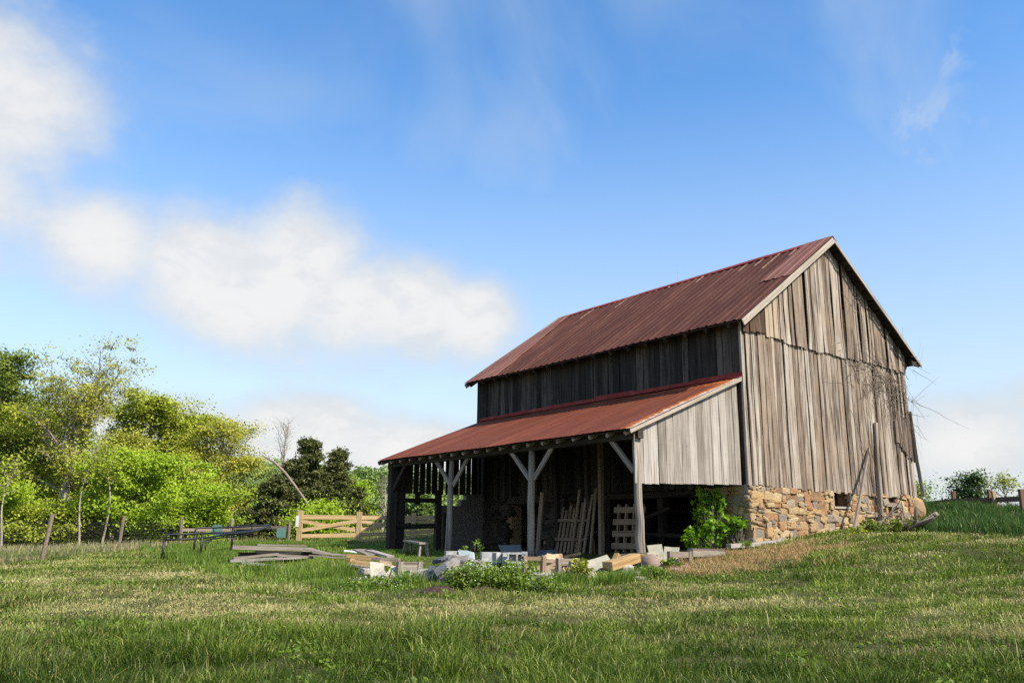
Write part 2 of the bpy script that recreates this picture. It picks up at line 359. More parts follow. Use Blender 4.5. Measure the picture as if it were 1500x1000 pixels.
M['deadtrunk'] = simple('dead_trunk_wood', (.34,.26,.20), .9, .45, 9, c2=(.12,.085,.065), bump=.8)
M['bark'] = simple('grey_bark', (.22,.18,.14), .95, .5, 3, c2=(.07,.055,.045))
M['barkpale'] = simple('pale_bark', (.42,.36,.29), .95, .4, 3, c2=(.18,.145,.11))

def stone_mat():
    m, t, out = mat('fieldstone'); g = t.node('ShaderNodeNewGeometry'); pos = g.outputs['Position']
    rnd = g.outputs['Random Per Island']; r2 = t.m('FRACT', t.m('MULTIPLY', rnd, 13.7))
    c = t.ramp(rnd, [(0,(.36,.24,.12)),(.14,(.41,.295,.15)),(.28,(.22,.125,.065)),(.42,(.47,.355,.20)),(.54,(.29,.245,.18)),(.66,(.32,.16,.07)),(.78,(.42,.27,.115)),(.9,(.19,.17,.14))], 'CONSTANT')
    n = t.noise(pos, 7, 6, .7); n2 = t.noise(pos, 28, 4, .6)
    c = t.mix(t.rng(n, .35, .75, 0, .55), c, (.30,.19,.11)); c = t.mix(t.rng(n2, .52, .75, 0, .5), c, (.60,.50,.37)); c = t.mix(t.rng(n2, .45, .25, 0, .5), c, (.14,.1,.07))
    surf(t, out, c, .92, t.m('ADD', n, n2), .6, .03, spec=.2); return m
M['stone'] = stone_mat(); M['darkstone'] = simple('shaded_masonry', (.07,.055,.042), .95, .4, 6, island=.5)  # dark copy of the foundation stone, lean-to shade put into its colour
M['mortar'] = simple('earth_mortar', (.38,.26,.155), .95, .4, 8, c2=(.17,.11,.07))

def leaf_mat(name, a, b, c, trans=.27):
    m, t, out = mat(name); at_ = t.node('ShaderNodeAttribute', {'attribute_name':'tint'}).outputs['Fac']
    cc = t.ramp(at_, [(0,a),(.5,b),(1,c)])
    d = t.node('ShaderNodeBsdfDiffuse', None, Color=cc); tr = t.node('ShaderNodeBsdfTranslucent', None, Color=t.mix(.5, cc, (.5,.6,.05), 'OVERLAY'))
    gl = t.node('ShaderNodeBsdfGlossy', None, Roughness=.5, Color=(.5,.5,.5))
    mx = t.node('ShaderNodeMixShader', None, _0=trans, _1=d.outputs[0], _2=tr.outputs[0])
    m2 = t.node('ShaderNodeMixShader', None, _0=.03, _1=mx.outputs[0], _2=gl.outputs[0])
    t.l.new(m2.outputs[0], out.inputs[0]); return m
M['lf_bright'] = leaf_mat('bright_spring_leaves', (.13,.22,.008), (.29,.40,.018), (.46,.57,.05))
M['lf_mid'] = leaf_mat('mid_green_leaves', (.15,.19,.012), (.31,.36,.026), (.48,.51,.07))
M['lf_yel'] = leaf_mat('yellow_green_leaves', (.21,.22,.02), (.37,.36,.036), (.52,.48,.08))
M['lf_olive'] = leaf_mat('olive_opening_leaves', (.18,.19,.024), (.34,.34,.046), (.48,.46,.09))
M['lf_dark'] = leaf_mat('deep_green_leaves', (.07,.10,.012), (.14,.19,.022), (.25,.30,.045))
M['lf_cedar'] = leaf_mat('cedar_foliage', (.042,.052,.014), (.098,.112,.03), (.19,.185,.06), .12)
M['lf_woods'] = leaf_mat('shaded_woods_leaves', (.02,.04,.008), (.045,.08,.014), (.09,.13,.025))  # leaf colour darkened to stand in for deep shade between the trees
M['lf_far'] = leaf_mat('distant_woods_leaves', (.13,.19,.055), (.23,.31,.085), (.34,.41,.13))
M['lf_vine'] = leaf_mat('vivid_shrub_leaves', (.09,.20,.008), (.20,.37,.016), (.33,.49,.04), .45)
M['lf_weed'] = leaf_mat('weed_leaves', (.08,.15,.015), (.18,.27,.03), (.32,.40,.07), .4)
M['lf_right'] = leaf_mat('blue_green_leaves', (.03,.065,.02), (.06,.115,.035), (.12,.18,.055))
M['flower'] = simple('small_white_flower', (.75,.76,.62), .8, .1)

def grass_mat(name, g0, g1, g2, s0, s1):
    m, t, out = mat(name)
    ti = t.node('ShaderNodeAttribute', {'attribute_name':'tint'}).outputs['Fac']; dr = t.node('ShaderNodeAttribute', {'attribute_name':'dry'}).outputs['Fac']
    cc = t.mix(dr, t.ramp(ti, [(0,g0),(.5,g1),(1,g2)]), t.mix(ti, s0, s1))
    d = t.node('ShaderNodeBsdfDiffuse', None, Color=cc); tr = t.node('ShaderNodeBsdfTranslucent', None, Color=cc)
    gl = t.node('ShaderNodeBsdfGlossy', None, Roughness=.38, Color=(.7,.75,.6))
    mx = t.node('ShaderNodeMixShader', None, _0=.35, _1=d.outputs[0], _2=tr.outputs[0])
    m2 = t.node('ShaderNodeMixShader', None, _0=.02, _1=mx.outputs[0], _2=gl.outputs[0])
    t.l.new(m2.outputs[0], out.inputs[0]); return m
M['lawn'] = grass_mat('lawn_grass', (.045,.082,.010), (.145,.205,.024), (.31,.37,.06), (.40,.33,.12), (.66,.56,.28))
M['tall'] = grass_mat('tall_grass', (.065,.125,.016), (.15,.235,.03), (.27,.36,.06), (.30,.24,.10), (.5,.42,.2))
M['straw'] = grass_mat('loose_straw', (.1,.1,.03), (.1,.1,.03), (.1,.1,.03), (.28,.17,.065), (.66,.46,.22))
M['bank'] = grass_mat('bank_grass', (.022,.06,.012), (.048,.105,.02), (.10,.18,.035), (.25,.2,.1), (.4,.33,.17))
M['meadow'] = grass_mat('meadow_grass', (.12,.16,.035), (.20,.23,.06), (.32,.33,.12), (.36,.28,.13), (.60,.50,.29))

def ground_mat():
    m, t, out = mat('ground'); pos = t.node('ShaderNodeNewGeometry').outputs['Position']
    n = t.noise(t.scale(pos,(1,1,0)), .35, 6, .65, .4); n2 = t.noise(pos, 3.2, 6, .7); n3 = t.noise(pos, 26, 4, .7)
    c = t.ramp(t.m('ADD', t.m('MULTIPLY', n, .6), t.m('MULTIPLY', n2, .4)), [(.35,(.055,.06,.018)),(.5,(.085,.09,.026)),(.62,(.16,.135,.055)),(.75,(.24,.19,.09))])
    c = t.mix(t.rng(n3, .35, .7, 0, .55), c, (.05,.045,.02))
    surf(t, out, c, .95, t.m('ADD', n2, n3), .7, .05, spec=.1); return m
M['ground'] = ground_mat()
M['dirtfloor'] = simple('earth_floor', (.10,.075,.055), .95, .4, 4)

# ------------------------------------------------------------------ ground sheet
def build_ground():
    rad = np.concatenate([[.0], np.geomspace(.6, 900, 190)])
    angs = np.concatenate([np.arange(-34, 34, .35)+math.degrees(YAW), np.arange(34, 326, 2.)+math.degrees(YAW)])
    A, Rr = np.meshgrid(np.radians(angs), rad[1:]); x = CAM[0]+Rr*np.sin(A); y = CAM[1]+Rr*np.cos(A)
    z = hh(x, y)+(fbm(x*1.5, y*1.5)-.5)*.05
    V = np.stack([x, y, z], -1).reshape(-1, 3); V = np.concatenate([V, [[CAM[0], CAM[1], h(CAM[0], CAM[1])]]])
    nr, na = A.shape; i, k = np.meshgrid(np.arange(nr-1), np.arange(na), indexing='ij'); k2 = (k+1) % na
    Q = np.stack([i*na+k, (i+1)*na+k, (i+1)*na+k2, i*na+k2], -1).reshape(-1, 4)
    k = np.arange(na); C = np.stack([np.full(na, nr*na), k, (k+1) % na], -1)
    o = np_mesh('ground', V, [Q[:, ::-1], C[:, ::-1]], M['ground'])
    o.data.polygons.foreach_set('use_smooth', [True]*len(o.data.polygons)); tag(o, kind='structure')
build_ground()

# ------------------------------------------------------------------ barn
W_, L_ = 8.28, 11.84; OE, OG, OB = .42, .40, .13; ZA, ZB = 4.14, 7.375; MS = (ZB-ZA)/(W_/2+OE)
LW, LZ0, LZ1 = 4.2, 1.055, 2.74; ML = (LZ1-LZ0)/LW
def zroof(x): return ZB-abs(x-W_/2)*MS
barn = root('barn', (W_/2, L_/2, -1.9), 'weathered wooden bank barn with rusty red metal roof, stone foundation and open lean-to', 'barn')

def plank(mb, S, a0, a1, b0, t0, t1, off, th, seg=5, warp=.012, curl=0.):
    """one upright board in a wall; S(a, b, c) maps along/up/outward to world"""
    rings = []; vs = []; w_ = a1-a0; sh = 0; bu = 0; tw = random.uniform(-.006,.006)
    for i in range(seg+1):
        t = i/seg; sh += random.uniform(-warp,warp)*.4 if 0 < i < seg else 0; bu = off+curl*sin(pi*t)+random.uniform(-.004,.004)
        e = [(a0+sh, bu-tw), (a1+sh, bu+tw), (a1+sh, bu+tw+th), (a0+sh, bu-tw+th)]
        rings.append([S(a, b0+((t0 if k in (0,3) else t1)-b0)*t+(random.uniform(-.004,.004) if i == 0 else 0), c) for k, (a, c) in enumerate(e)]); vs.append((t0-b0)*t)
    mb.ring_loft(rings, (0,w_,w_+th,2*w_+th,2*w_+2*th), vs)
def siding(mb, S, a0, a1, bot, top, wmin, wmax, gap=(.004,.014), big=.08, rag=.03, off=.02, th=.024, curl=.01, warp=.012, skip=None):
    a = a0
    while a < a1-.03:
        w_ = min(random.uniform(wmin,wmax), a1-a); g = random.uniform(*gap)+(random.uniform(.012,.035) if random.random() < big else 0)
        e = a+w_-g; b = bot((a+e)/2)+random.uniform(-rag,rag*.5); k = random.uniform(-1,1)*curl
        if e-a > .03 and not (skip and skip(a, e)): plank(mb, S, a, e, b, top(a), top(e), random.uniform(0,off), th, warp=warp, curl=k)
        a += w_
SF = lambda a, b, c: (a, -c, b)             # front gable wall
SL = lambda a, b, c: (-c, a, b)             # long wall towards the lean-to
SB = lambda a, b, c: (a, L_+c, b); SR_ = lambda a, b, c: (W_+c, a, b)

seam = lambda a: 3.95-.012*a+.03*sin(a*1.3)
g1 = MB(); random.seed(31)
hole = [(4.95,5.08,1.25,1.75)]
siding(g1, SF, -.01, W_+.03, lambda a: -.02-.012*a, lambda a: seam(a)+.12,   .11, .24, (.006,.026), .3, .04, .045, .026, .014, .018)
g1.build('gable_siding', M['gable'], barn)
g2 = MB()
siding(g2, lambda a, b, c: (a, -c-.06, b), 1.62, W_-.02, lambda a: seam(a)-.02, lambda a: zroof(a)-.10, .12, .24, (.008,.034), .35, .05, .05, .026, .035, .03)
g2.build('upper_gable_siding', M['gable'], barn)
g2 = MB()
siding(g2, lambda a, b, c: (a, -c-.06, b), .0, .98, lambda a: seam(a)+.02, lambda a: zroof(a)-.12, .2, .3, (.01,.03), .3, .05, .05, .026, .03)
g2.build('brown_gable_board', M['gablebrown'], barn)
g2 = MB()
siding(g2, lambda a, b, c: (a, -c-.065, b), .99, 1.62, lambda a: seam(a)-.02, lambda a: zroof(a)-.10, .15, .24, (.006,.02), .2, .03, .02, .026, .01)
g2.build('tan_gable_board', M['gabletan'], barn)
# dark battens behind the gaps keep the gable opaque like the lapped boards
g2 = MB()
for z_ in (.25, 1.5, 2.8, 4.0): g2.beam((.1,.09,z_), (W_-.1,.09,z_), .12, .16)
for x_ in (.1, 2.1, 4.14, 6.2, W_-.1): g2.beam((x_,.17,.0), (x_,.17,zroof(x_)-.3), .16, .16)
g2.build('gable_frame', M['inner'], barn)
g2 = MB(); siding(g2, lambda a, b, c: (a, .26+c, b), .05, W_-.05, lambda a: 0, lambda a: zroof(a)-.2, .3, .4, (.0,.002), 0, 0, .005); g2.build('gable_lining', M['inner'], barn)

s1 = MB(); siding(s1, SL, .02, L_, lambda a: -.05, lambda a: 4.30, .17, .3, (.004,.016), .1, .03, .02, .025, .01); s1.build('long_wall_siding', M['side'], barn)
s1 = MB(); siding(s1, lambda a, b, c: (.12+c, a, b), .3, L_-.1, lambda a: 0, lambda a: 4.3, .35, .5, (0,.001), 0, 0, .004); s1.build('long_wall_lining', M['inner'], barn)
s1 = MB(); siding(s1, SR_, -.02, L_, lambda a: -.1, lambda a: 4.30, .2, .32, (.004,.012)); s1.build('far_wall_siding', M['gable'], barn)
s1 = MB(); siding(s1, SB, 0, W_, lambda a: -.1, lambda a: zroof(a)-.1, .2, .32, (.004,.012)); s1.build('back_gable_siding', M['gable'], barn)
g2 = MB(); g2.beam((-.035,-.005,-.03), (-.035,-.005,4.2), .045, .07, up=(0,1,0)); g2.build('corner_board', M['grey'], barn)

def roof_sheet(x0, z0, x1, z1, y0, y1, rib=.30, lift=.012, wav=.006, y0t=None, y1t=None, nseg=8, rh=.02):
    """ribbed metal sheet from eave (x0,z0) to ridge (x1,z1); returns MB"""
    mb = MB(); nx, nz = -(z1-z0), (x1-x0)
    if nz < 0: nx, nz = -nx, -nz
    ll = math.hypot(nx, nz); nx /= ll; nz /= ll; ys = []
    y = y0
    while y < y1-.01:
        for dy, hgt in ((0,0),(rib*.62,0),(rib*.70,rh),(rib*.90,rh)):
            if y+dy <= y1: ys.append((y+dy, hgt))
        y += rib
    ys.append((y1, 0)); b = len(mb.v); n = len(ys)
    for i in range(nseg+1):
        t = i/nseg; jag = random.uniform(-.01,.01)
        for k, (yy, hg) in enumerate(ys):
            e0 = y0+(y0t-y0)*t if y0t is not None else y0; e1 = y1+(y1t-y1)*t if y1t is not None else y1
            yv = yy if (y0t is None and y1t is None) else min(max(yy, e0), e1)
            wv_ = wav*sin(yy*2.1+t*5)+wav*sin(yy*.7+t*3); dd = hg+lift+wv_
            ex = (random.uniform(-.012,.012) if i == 0 else 0)
            mb.v.append((x0+(x1-x0)*t+nx*dd+ex*(x1-x0)/abs(x1-x0), yv, z0+(z1-z0)*t+nz*dd))
    SLn = math.hypot(x1-x0, z1-z0)
    for i in range(nseg):
        for k in range(n-1):
            q = (b+i*n+k, b+i*n+k+1, b+(i+1)*n+k+1, b+(i+1)*n+k); mb.f.append(q)
            mb.uv += [(ys[k][0]-y0+3,SLn*i/nseg),(ys[k+1][0]-y0+3,SLn*i/nseg),(ys[k+1][0]-y0+3,SLn*(i+1)/nseg),(ys[k][0]-y0+3,SLn*(i+1)/nseg)]
    return mb
def thick(o, t):
    md = o.modifiers.new('thickness', 'SOLIDIFY'); md.thickness = t; md.offset = 0
rf = roof_sheet(-OE, ZA, W_/2, ZB, -OG, L_+OB).build('roof_slope', M['roof'], barn); thick(rf, .006)
rf2 = roof_sheet(W_+OE, ZA, W_/2, ZB, -OG, L_+OB).build('roof_slope', M['roof'], barn); thick(rf2, .006)
q = roof_sheet(-OE-.03, ZA-.02, W_/2, ZB, L_+OB-1.9, L_+OB+.06, lift=.045, y0t=L_+OB-.75, y1t=L_+OB+.02).build('overlapping_roof_sheet', M['roofl'], barn); thick(q, .006)
xm = W_/2-2.35
q = roof_sheet(xm, ZB-2.35*MS, W_/2, ZB, -OG-.03, -OG+.95, lift=.045).build('overlapping_roof_sheet', M['roofl'], barn); thick(q, .006)
g2 = MB()                                                            # ridge cap
for k in range(11):
    ya, yb = -OG+k*(L_+OG+OB)/11, -OG+(k+1)*(L_+OG+OB)/11+.04; zl = ZB+.045+random.uniform(-.006,.01)
    for sgn in (-1, 1):
        p = [(W_/2,ya,zl),(W_/2,yb,zl),(W_/2+sgn*.19,yb,zl-.19*MS),(W_/2+sgn*.19,ya,zl-.19*MS)]
        g2.poly(p if sgn > 0 else p[::-1], [(ya,0),(yb,0),(yb,.2),(ya,.2)])
q = g2.build('ridge_cap', M['flash'], barn); thick(q, .005)
g2 = MB()                                                            # roof boards and purlins under the metal
for sgn, xe in ((1,-OE),(-1,W_+OE)):
    dx = (W_/2-xe); nseg = 13
    for k in range(nseg):
        t0, t1 = (k+.04)/nseg, (k+.86)/nseg
        a = Vector((xe+dx*(t0+t1)/2, -OG+.03, ZA+(ZB-ZA)*(t0+t1)/2-.035)); b_ = a.copy(); b_.y = L_+OB-.03
        g2.beam(a, b_, math.hypot(dx,ZB-ZA)*(t1-t0), .028, up=(-(ZB-ZA)*sgn,0,abs(dx)))
g2.build('roof_decking', M['inner'], barn)
g2 = MB()
for sgn, xe in ((1,-OE+.04),(-1,W_+OE-.04)):
    y = .1
    while y < L_+.05:
        g2.beam((xe, y, zroof(xe)-.12), (W_/2, y, ZB-.12), .07, .12, up=(-MS*sgn,0,1)); y += .73
g2.build('rafters', M['inner'], barn)
def rake(y, xa, za, xb, zb, m_, hgt=.165, name='rake_board', th=.028):
    mb = MB(); mb.beam((xa,y,za), (xb,y,zb), th, hgt, up=(0,0,1), seg=6, jit=.004); return mb.build(name, m_, barn)
dz = .10
rake(-OG-.012, -OE+.0, ZA-dz, W_/2, ZB-dz+.005, M['rake'])
rake(-OG-.012, W_+OE-.0, ZA-dz+.01, W_/2+.005, ZB-dz+.015, M['grey'], .085)
rake(L_+OB+.012, -OE-.04, ZA-dz, W_/2, ZB-dz, M['rake'])
mb = MB(); mb.beam((W_-.05,-.3,4.12),(W_+OE-.02,-.34,4.10), .1,.12); mb.build('eave_beam', M['inner'], barn)

# lean-to roof
rf = roof_sheet(-LW, LZ0, -.005, LZ1, -.03, L_-.28, rib=.2, rh=.006).build('lean_to_roof', M['roof2'], barn); thick(rf, .006)
g2 = MB(); y = -.03                                                 # flashing up the wall
while y < L_-.3:
    e = min(y+random.uniform(1.6,2.6), L_-.2); hgt = random.uniform(.10,.16)
    g2.poly([(-.20,y,LZ1-.20*ML+.05),(-.20,e,LZ1-.20*ML+.045),(-.062,e,LZ1+.02),(-.062,y,LZ1+.02)], [(y,0),(e,0),(e,.2),(y,.2)])
    g2.poly([(-.062,y,LZ1+.02),(-.062,e,LZ1+.02),(-.056,e,LZ1+hgt),(-.056,y,LZ1+hgt+random.uniform(-.02,.02))], [(y,.2),(e,.2),(e,.5),(y,.5)]); y = e-.03
q = g2.build('flashing', M['flash'], barn); thick(q, .004)
g2 = MB()
for k in range(6):
    t0, t1 = (k+.03)/6, (k+.97)/6; t = (t0+t1)/2
    g2.beam((-LW+.05+(LW-.1)*t, .0, LZ0+(LZ1-LZ0)*t-.03), (-LW+.05+(LW-.1)*t, L_-.3, LZ0+(LZ1-LZ0)*t-.03), (LW-.1)/6*.93*1.08, .024, up=(-ML,0,1))
g2.build('lean_to_decking', M['inner'], barn)
y = .22; n = 20
for k in range(n):
    yy = y+(L_-.3-y-.1)*k/(n-1); mb = MB(); z0 = LZ0-.11
    mb.tube([(-LW+.08, yy, z0+.03), (-LW*.5, yy, z0+(LW*.5-.08)*ML+.0), (-.06, yy, z0+(LW-.1)*ML)], [.05,.06,.06], 7, rough=.06)
    mb.build('rafter', M['post'], barn)
XP = -3.8
PY = (.20, 3.97, 7.72, 11.24)
ZBM = LZ0+(LW+XP)*ML-.25
mb = MB(); mb.beam((XP,.03,ZBM), (XP,L_-.42,ZBM-.02), .18, .18, seg=8, jit=.012); mb.build('eave_beam', M['inner'], barn)
mb = MB(); mb.beam((-LW+.02,.0,LZ0-.055), (-.03,.0,LZ1-.055), .024, .085); mb.build('lean_to_rake_board', M['rake'], barn)
mb = MB(); mb.beam((-LW+.02,L_-.3,LZ0-.07), (-.03,L_-.3,LZ1-.07), .05, .12); mb.build('lean_to_rake_board', M['inner'], barn)
def log_post(x, y, ztop, r, lean=(0,0), name='post', m_=None, zb=None):
    zb = h(x,y)-.15 if zb is None else zb; pts = []; rr = []
    for i in range(9):
        t = i/8; pts.append((x+lean[0]*(1-t)+random.uniform(-.014,.014), y+lean[1]*(1-t)+random.uniform(-.014,.014), zb+(ztop-zb)*t)); rr.append(r*(1.12-.24*t)*random.uniform(.94,1.06))
    mb = MB(); mb.tube(pts, rr, 10, rough=.05); return mb.build(name, m_ or M['post'], barn, smooth=True)
def brace(mb, p, q_, w_=.12, t_=.06): mb.beam(p, q_, w_, t_, up=(1,0,0))
for i, y in enumerate(PY):
    if i == 0: log_post(XP, y, ZBM-.08, .098, (.02,-.06))
    elif i == 1: log_post(XP, y, ZBM-.08, .095, (0,.03))
    elif i == 2: log_post(XP, y, ZBM-.08, .09, (0,.14))
    else:
        mb = MB(); mb.beam((XP+.03,y,h(XP,y)-.15), (XP,y,ZBM-.08), .24, .22, up=(0,1,0), seg=5, jit=.012); mb.build('post', M['inner'], barn)
        mb = MB(); mb.beam((XP+.42,L_-.46,h(XP,y)-.15), (XP+.42,L_-.46,LZ0+.18), .05, .34, up=(1,0,0), seg=3); mb.beam((XP+.42,L_-.52,-.9), (XP+.42,L_-.52,.4), .05, .16, up=(1,0,0)); mb.build('corner_board', M['inner'], barn)
    zt = ZBM-.06; zl = zt-.78
    for sg in ((1,) if i == 0 else (-1,) if i == 3 else (-1, 1)):
        mb = MB(); brace(mb, (XP+(-.02 if i else .0), y+sg*(.86 if i else .8), zt), (XP, y+sg*.08, zl+(.02 if sg > 0 else 0))); mb.build('brace', M['post'] if i < 3 else M['inner'], barn)
# lean-to end wall
mb = MB(); random.seed(5)
zt_ = lambda a: LZ0+(LW+a)*ML-.10
siding(mb, lambda a, b, c: (a, .16-c, b), -3.93, -.10, lambda a: -.14+.033*(a+3.9), zt_, .24, .33, (.003,.008), .1, .012, .008, .024, .006, .004)
mb.build('lean_to_end_siding', M['grey'], barn)
mb = MB(); mb.beam((-3.8,.24,-.05), (-.1,.24,.02), .1, .14); mb.beam((-3.8,.24,.9), (-.1,.24,1.05), .08, .1); mb.build('end_wall_beam', M['inner'], barn)
# far end of the lean-to: gapped boards above an opening
YF = L_-.44
mb = MB(); random.seed(9)
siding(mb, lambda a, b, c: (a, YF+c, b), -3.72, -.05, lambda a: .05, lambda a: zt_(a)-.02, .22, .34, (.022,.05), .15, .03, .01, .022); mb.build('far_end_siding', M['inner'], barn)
mb = MB(); mb.beam((-3.7,YF-.02,-.19), (-1.9,YF-.02,-.15), .1, .15); mb.beam((-2.72,YF,-.3), (-2.72,YF,.1), .18, .05, up=(0,1,0)); mb.build('opening_beam', M['inner'], barn)
mb = MB(); mb.beam((-3.6,YF-.03,-1.05), (-1.85,YF-.03,-1.0), .07, .17); mb.build('opening_rail', M['inner'], barn)
mb = MB(); mb.beam((-1.93,YF-.06,h(-1.9,YF)-.1), (-1.93,YF-.06,.2), .2, .14, up=(0,1,0)); mb.beam((-1.66,YF-.14,h(-1.6,YF)-.1), (-1.68,YF-.14,-.55), .1, .09, up=(0,1,0)); mb.build('opening_post', M['inner'], barn)
# old block wall
mb = MB(); z = -1.95; r_ = 0
while z < .0:
    x = -1.82-(.2 if r_ % 2 else 0)
    while x < -.02:
        a, b_ = max(x,-1.82), min(x+.40,-.02)
        if b_-a > .03 and not (z > -.45 and x < -1.2): mb.box(((a+b_)/2, YF+.02+random.uniform(-.004,.004), z+.1), (b_-a-.002,.2,.2045))
        x += .41
    z += .205; r_ += 1
mb.build('block_wall', M['blockdark'], barn)

# stone foundation
def rstone(mb, c, s, m3=None, n=3, k=3.2, jit=.10):
    """rounded irregular stone: subdivided cube pushed towards a superellipsoid"""
    b = len(mb.v); idx = {}; fs = []
    jx = [random.uniform(-.14,.14) for _ in range(6)]; ph = random.uniform(0,9)
    def vid(i, j, l):
        key = (i,j,l)
        if key not in idx:
            p = [2*q/n-1 for q in key]; ln = (abs(p[0])**k+abs(p[1])**k+abs(p[2])**k)**(1/k); mx = max(map(abs, p)); p = [q/ln*(mx**.15) for q in p]
            p = [p[0]+jx[0]*p[1]+jx[1]*p[2], p[1]+jx[2]*p[0]*.5, p[2]+jx[3]*p[0]+jx[4]*p[1]]
            p = [q+random.uniform(-jit,jit) for q in p]
            v = Vector((p[0]*s[0]/2, p[1]*s[1]/2, p[2]*s[2]/2))
            if m3 is not None: v = m3 @ v
            idx[key] = len(mb.v); mb.v.append((c[0]+v.x, c[1]+v.y, c[2]+v.z))
        return idx[key]
    for ax in range(3):
        for sd in (0, n):
            for a in range(n):
                for d in range(n):
                    def key(u_, v_):
                        q = [0,0,0]; q[ax] = sd; q[(ax+1)%3] = u_; q[(ax+2)%3] = v_; return tuple(q)
                    quad = [vid(*key(a,d)), vid(*key(a+1,d)), vid(*key(a+1,d+1)), vid(*key(a,d+1))]
                    mb.f.append(tuple(quad if sd else quad[::-1])); mb.uv += [(0,0),(1,0),(1,1),(0,1)]
def stone_wall(name, S, a0, a1, zbot, ztop, holes=(), seed=3, big=.72, mt=None):
    random.seed(seed); mb = MB(); z = ztop-.02
    while z > zbot(a0)-.3 and z > -2.3:
        lo = (z < ztop-.9); hr = random.uniform(.15,.30)*(1.25 if lo else 1)*big; a = a0+random.uniform(-.02,.02)
        while a < a1:
            w_ = random.choice((random.uniform(.14,.26), random.uniform(.25,.5), random.uniform(.3,.62)))*big
            w_ = min(w_, max(.08, a1-a+.04)); zc = z-hr/2+random.uniform(-.02,.02)
            if zc+hr/2 > zbot(a)-.25 and not any(x0-.0 < a+w_*.55 and a+w_*.45 < x1 and z0 < zc+hr*.2 and zc-hr*.2 < z1 for x0, x1, z0, z1 in holes):
                parts_ = [(zc, hr)] if random.random() < .62 else ([(zc+hr*.26, hr*.48), (zc-hr*.25, hr*.5)] if random.random() < .6 else [(zc+hr*.33,hr*.33),(zc,hr*.33),(zc-hr*.33,hr*.33)])
                for zc_, h_ in parts_:
                    dp = random.uniform(.16,.30); an = random.gauss(0,.16); cc = S(a+w_/2+random.uniform(-.015,.015), zc_, random.uniform(.0,.07))
                    X = Vector(S(1,0,0))-Vector(S(0,0,0)); Z = Vector((0,0,1)); Y = Vector(S(0,0,1))-Vector(S(0,0,0))
                    m3 = Matrix((X, Y, Z)).transposed() @ Matrix.Rotation(an, 3, 'Y')
                    rstone(mb, cc, (w_*random.uniform(1.0,1.14), dp, h_*random.uniform(1.0,1.2)), m3, 5, random.uniform(5,14), .06)
            a += w_
        z -= hr*.97
    return mb.build(name, mt or M['stone'], barn)
SFs = lambda a, b, c: (a, .10-c, b)
WIN = (3.68,4.60,-.50,-.03); OPN = (6.43,7.24,-.62,-.03)
stone_wall('foundation_stones', SFs, -.02, W_-.05, lambda a: -1.65+.11*a, -.02, [WIN, OPN], 3)
SLs = lambda a, b, c: (.10-c, a, b)
stone_wall('foundation_stones', SLs, .0, 1.5, lambda a: -1.8, -.02, (), 8, 1.2)
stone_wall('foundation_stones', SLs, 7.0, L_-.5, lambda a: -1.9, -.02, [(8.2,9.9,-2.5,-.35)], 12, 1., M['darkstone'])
mb = MB()
def mbox(x0, x1, y0, y1, z0, z1): mb.box(((x0+x1)/2,(y0+y1)/2,(z0+z1)/2), (x1-x0,y1-y0,z1-z0))
mbox(.0,WIN[0],.06,.55,-2.4,-.04); mbox(WIN[0],WIN[1],.06,.55,-2.4,WIN[2]); mbox(WIN[1],OPN[0],.06,.55,-2.4,-.04); mbox(OPN[0],OPN[1],.06,.55,-2.4,OPN[2]); mbox(OPN[1],W_-.02,.06,.55,-2.4,-.04)
mbox(.12,.55,.55,1.5,-2.4,-.04); mbox(.12,.55,7.0,8.2,-2.4,-.04); mbox(.12,.55,9.9,L_,-2.4,-.04); mbox(W_-.4,W_-.02,.55,L_,-2.4,-.04); mbox(.55,W_-.4,L_-.4,L_-.02,-2.4,-.04)
mb.build('foundation_core', M['mortar'], barn)
mb = MB(); mb.box((.02,1.12,-.95), (.1,.75,1.7)); mb.build('wall_plaster', M['plaster'], barn)
mb = MB(); mb.box((W_/2,L_/2,-.0), (W_-.3,L_-.3,.06)); mb.build('loft_floor', M['inner'], barn)
mb = MB(); mb.box((W_/2+.25,L_/2+.2,-1.80), (W_-1.1,L_-1.1,.08)); mb.build('basement_floor', M['dirtfloor'], barn)
mb = MB()
for x_, y_ in ((.2,3.1),(.2,5.2),(2.8,3),(2.8,6),(5.5,4)): mb = MB(); mb.beam((x_,y_,-2.0),(x_,y_,-.25), .2,.2, up=(0,1,0), seg=3, jit=.01); mb.build('basement_post', M['inner'], barn)
mb = MB(); mb.beam((.2,1.4,-.14),(.2,7.1,-.14), .2,.2); mb.build('sill_beam', M['inner'], barn)
for (x_, y_) in ((-1.35,4.35),(-.6,6.6)):
    mb = MB(); mb.beam((x_,y_,h(x_,y_)-.1),(x_-.1,y_+.1,LZ0+(LW+x_)*ML-.2), .15,.12, up=(0,1,0), seg=4, jit=.012); mb.build('inner_post', M['inner'], barn)
mb = MB(); mb.beam((-.3,2.4,-.55),(-.25,5.0,-1.25), .09,.05, up=(1,0,0)); mb.beam((-.32,1.6,-1.28),(-.3,5.4,-1.2), .1,.04, up=(1,0,0)); mb.build('inner_rail', M['inner'], barn)
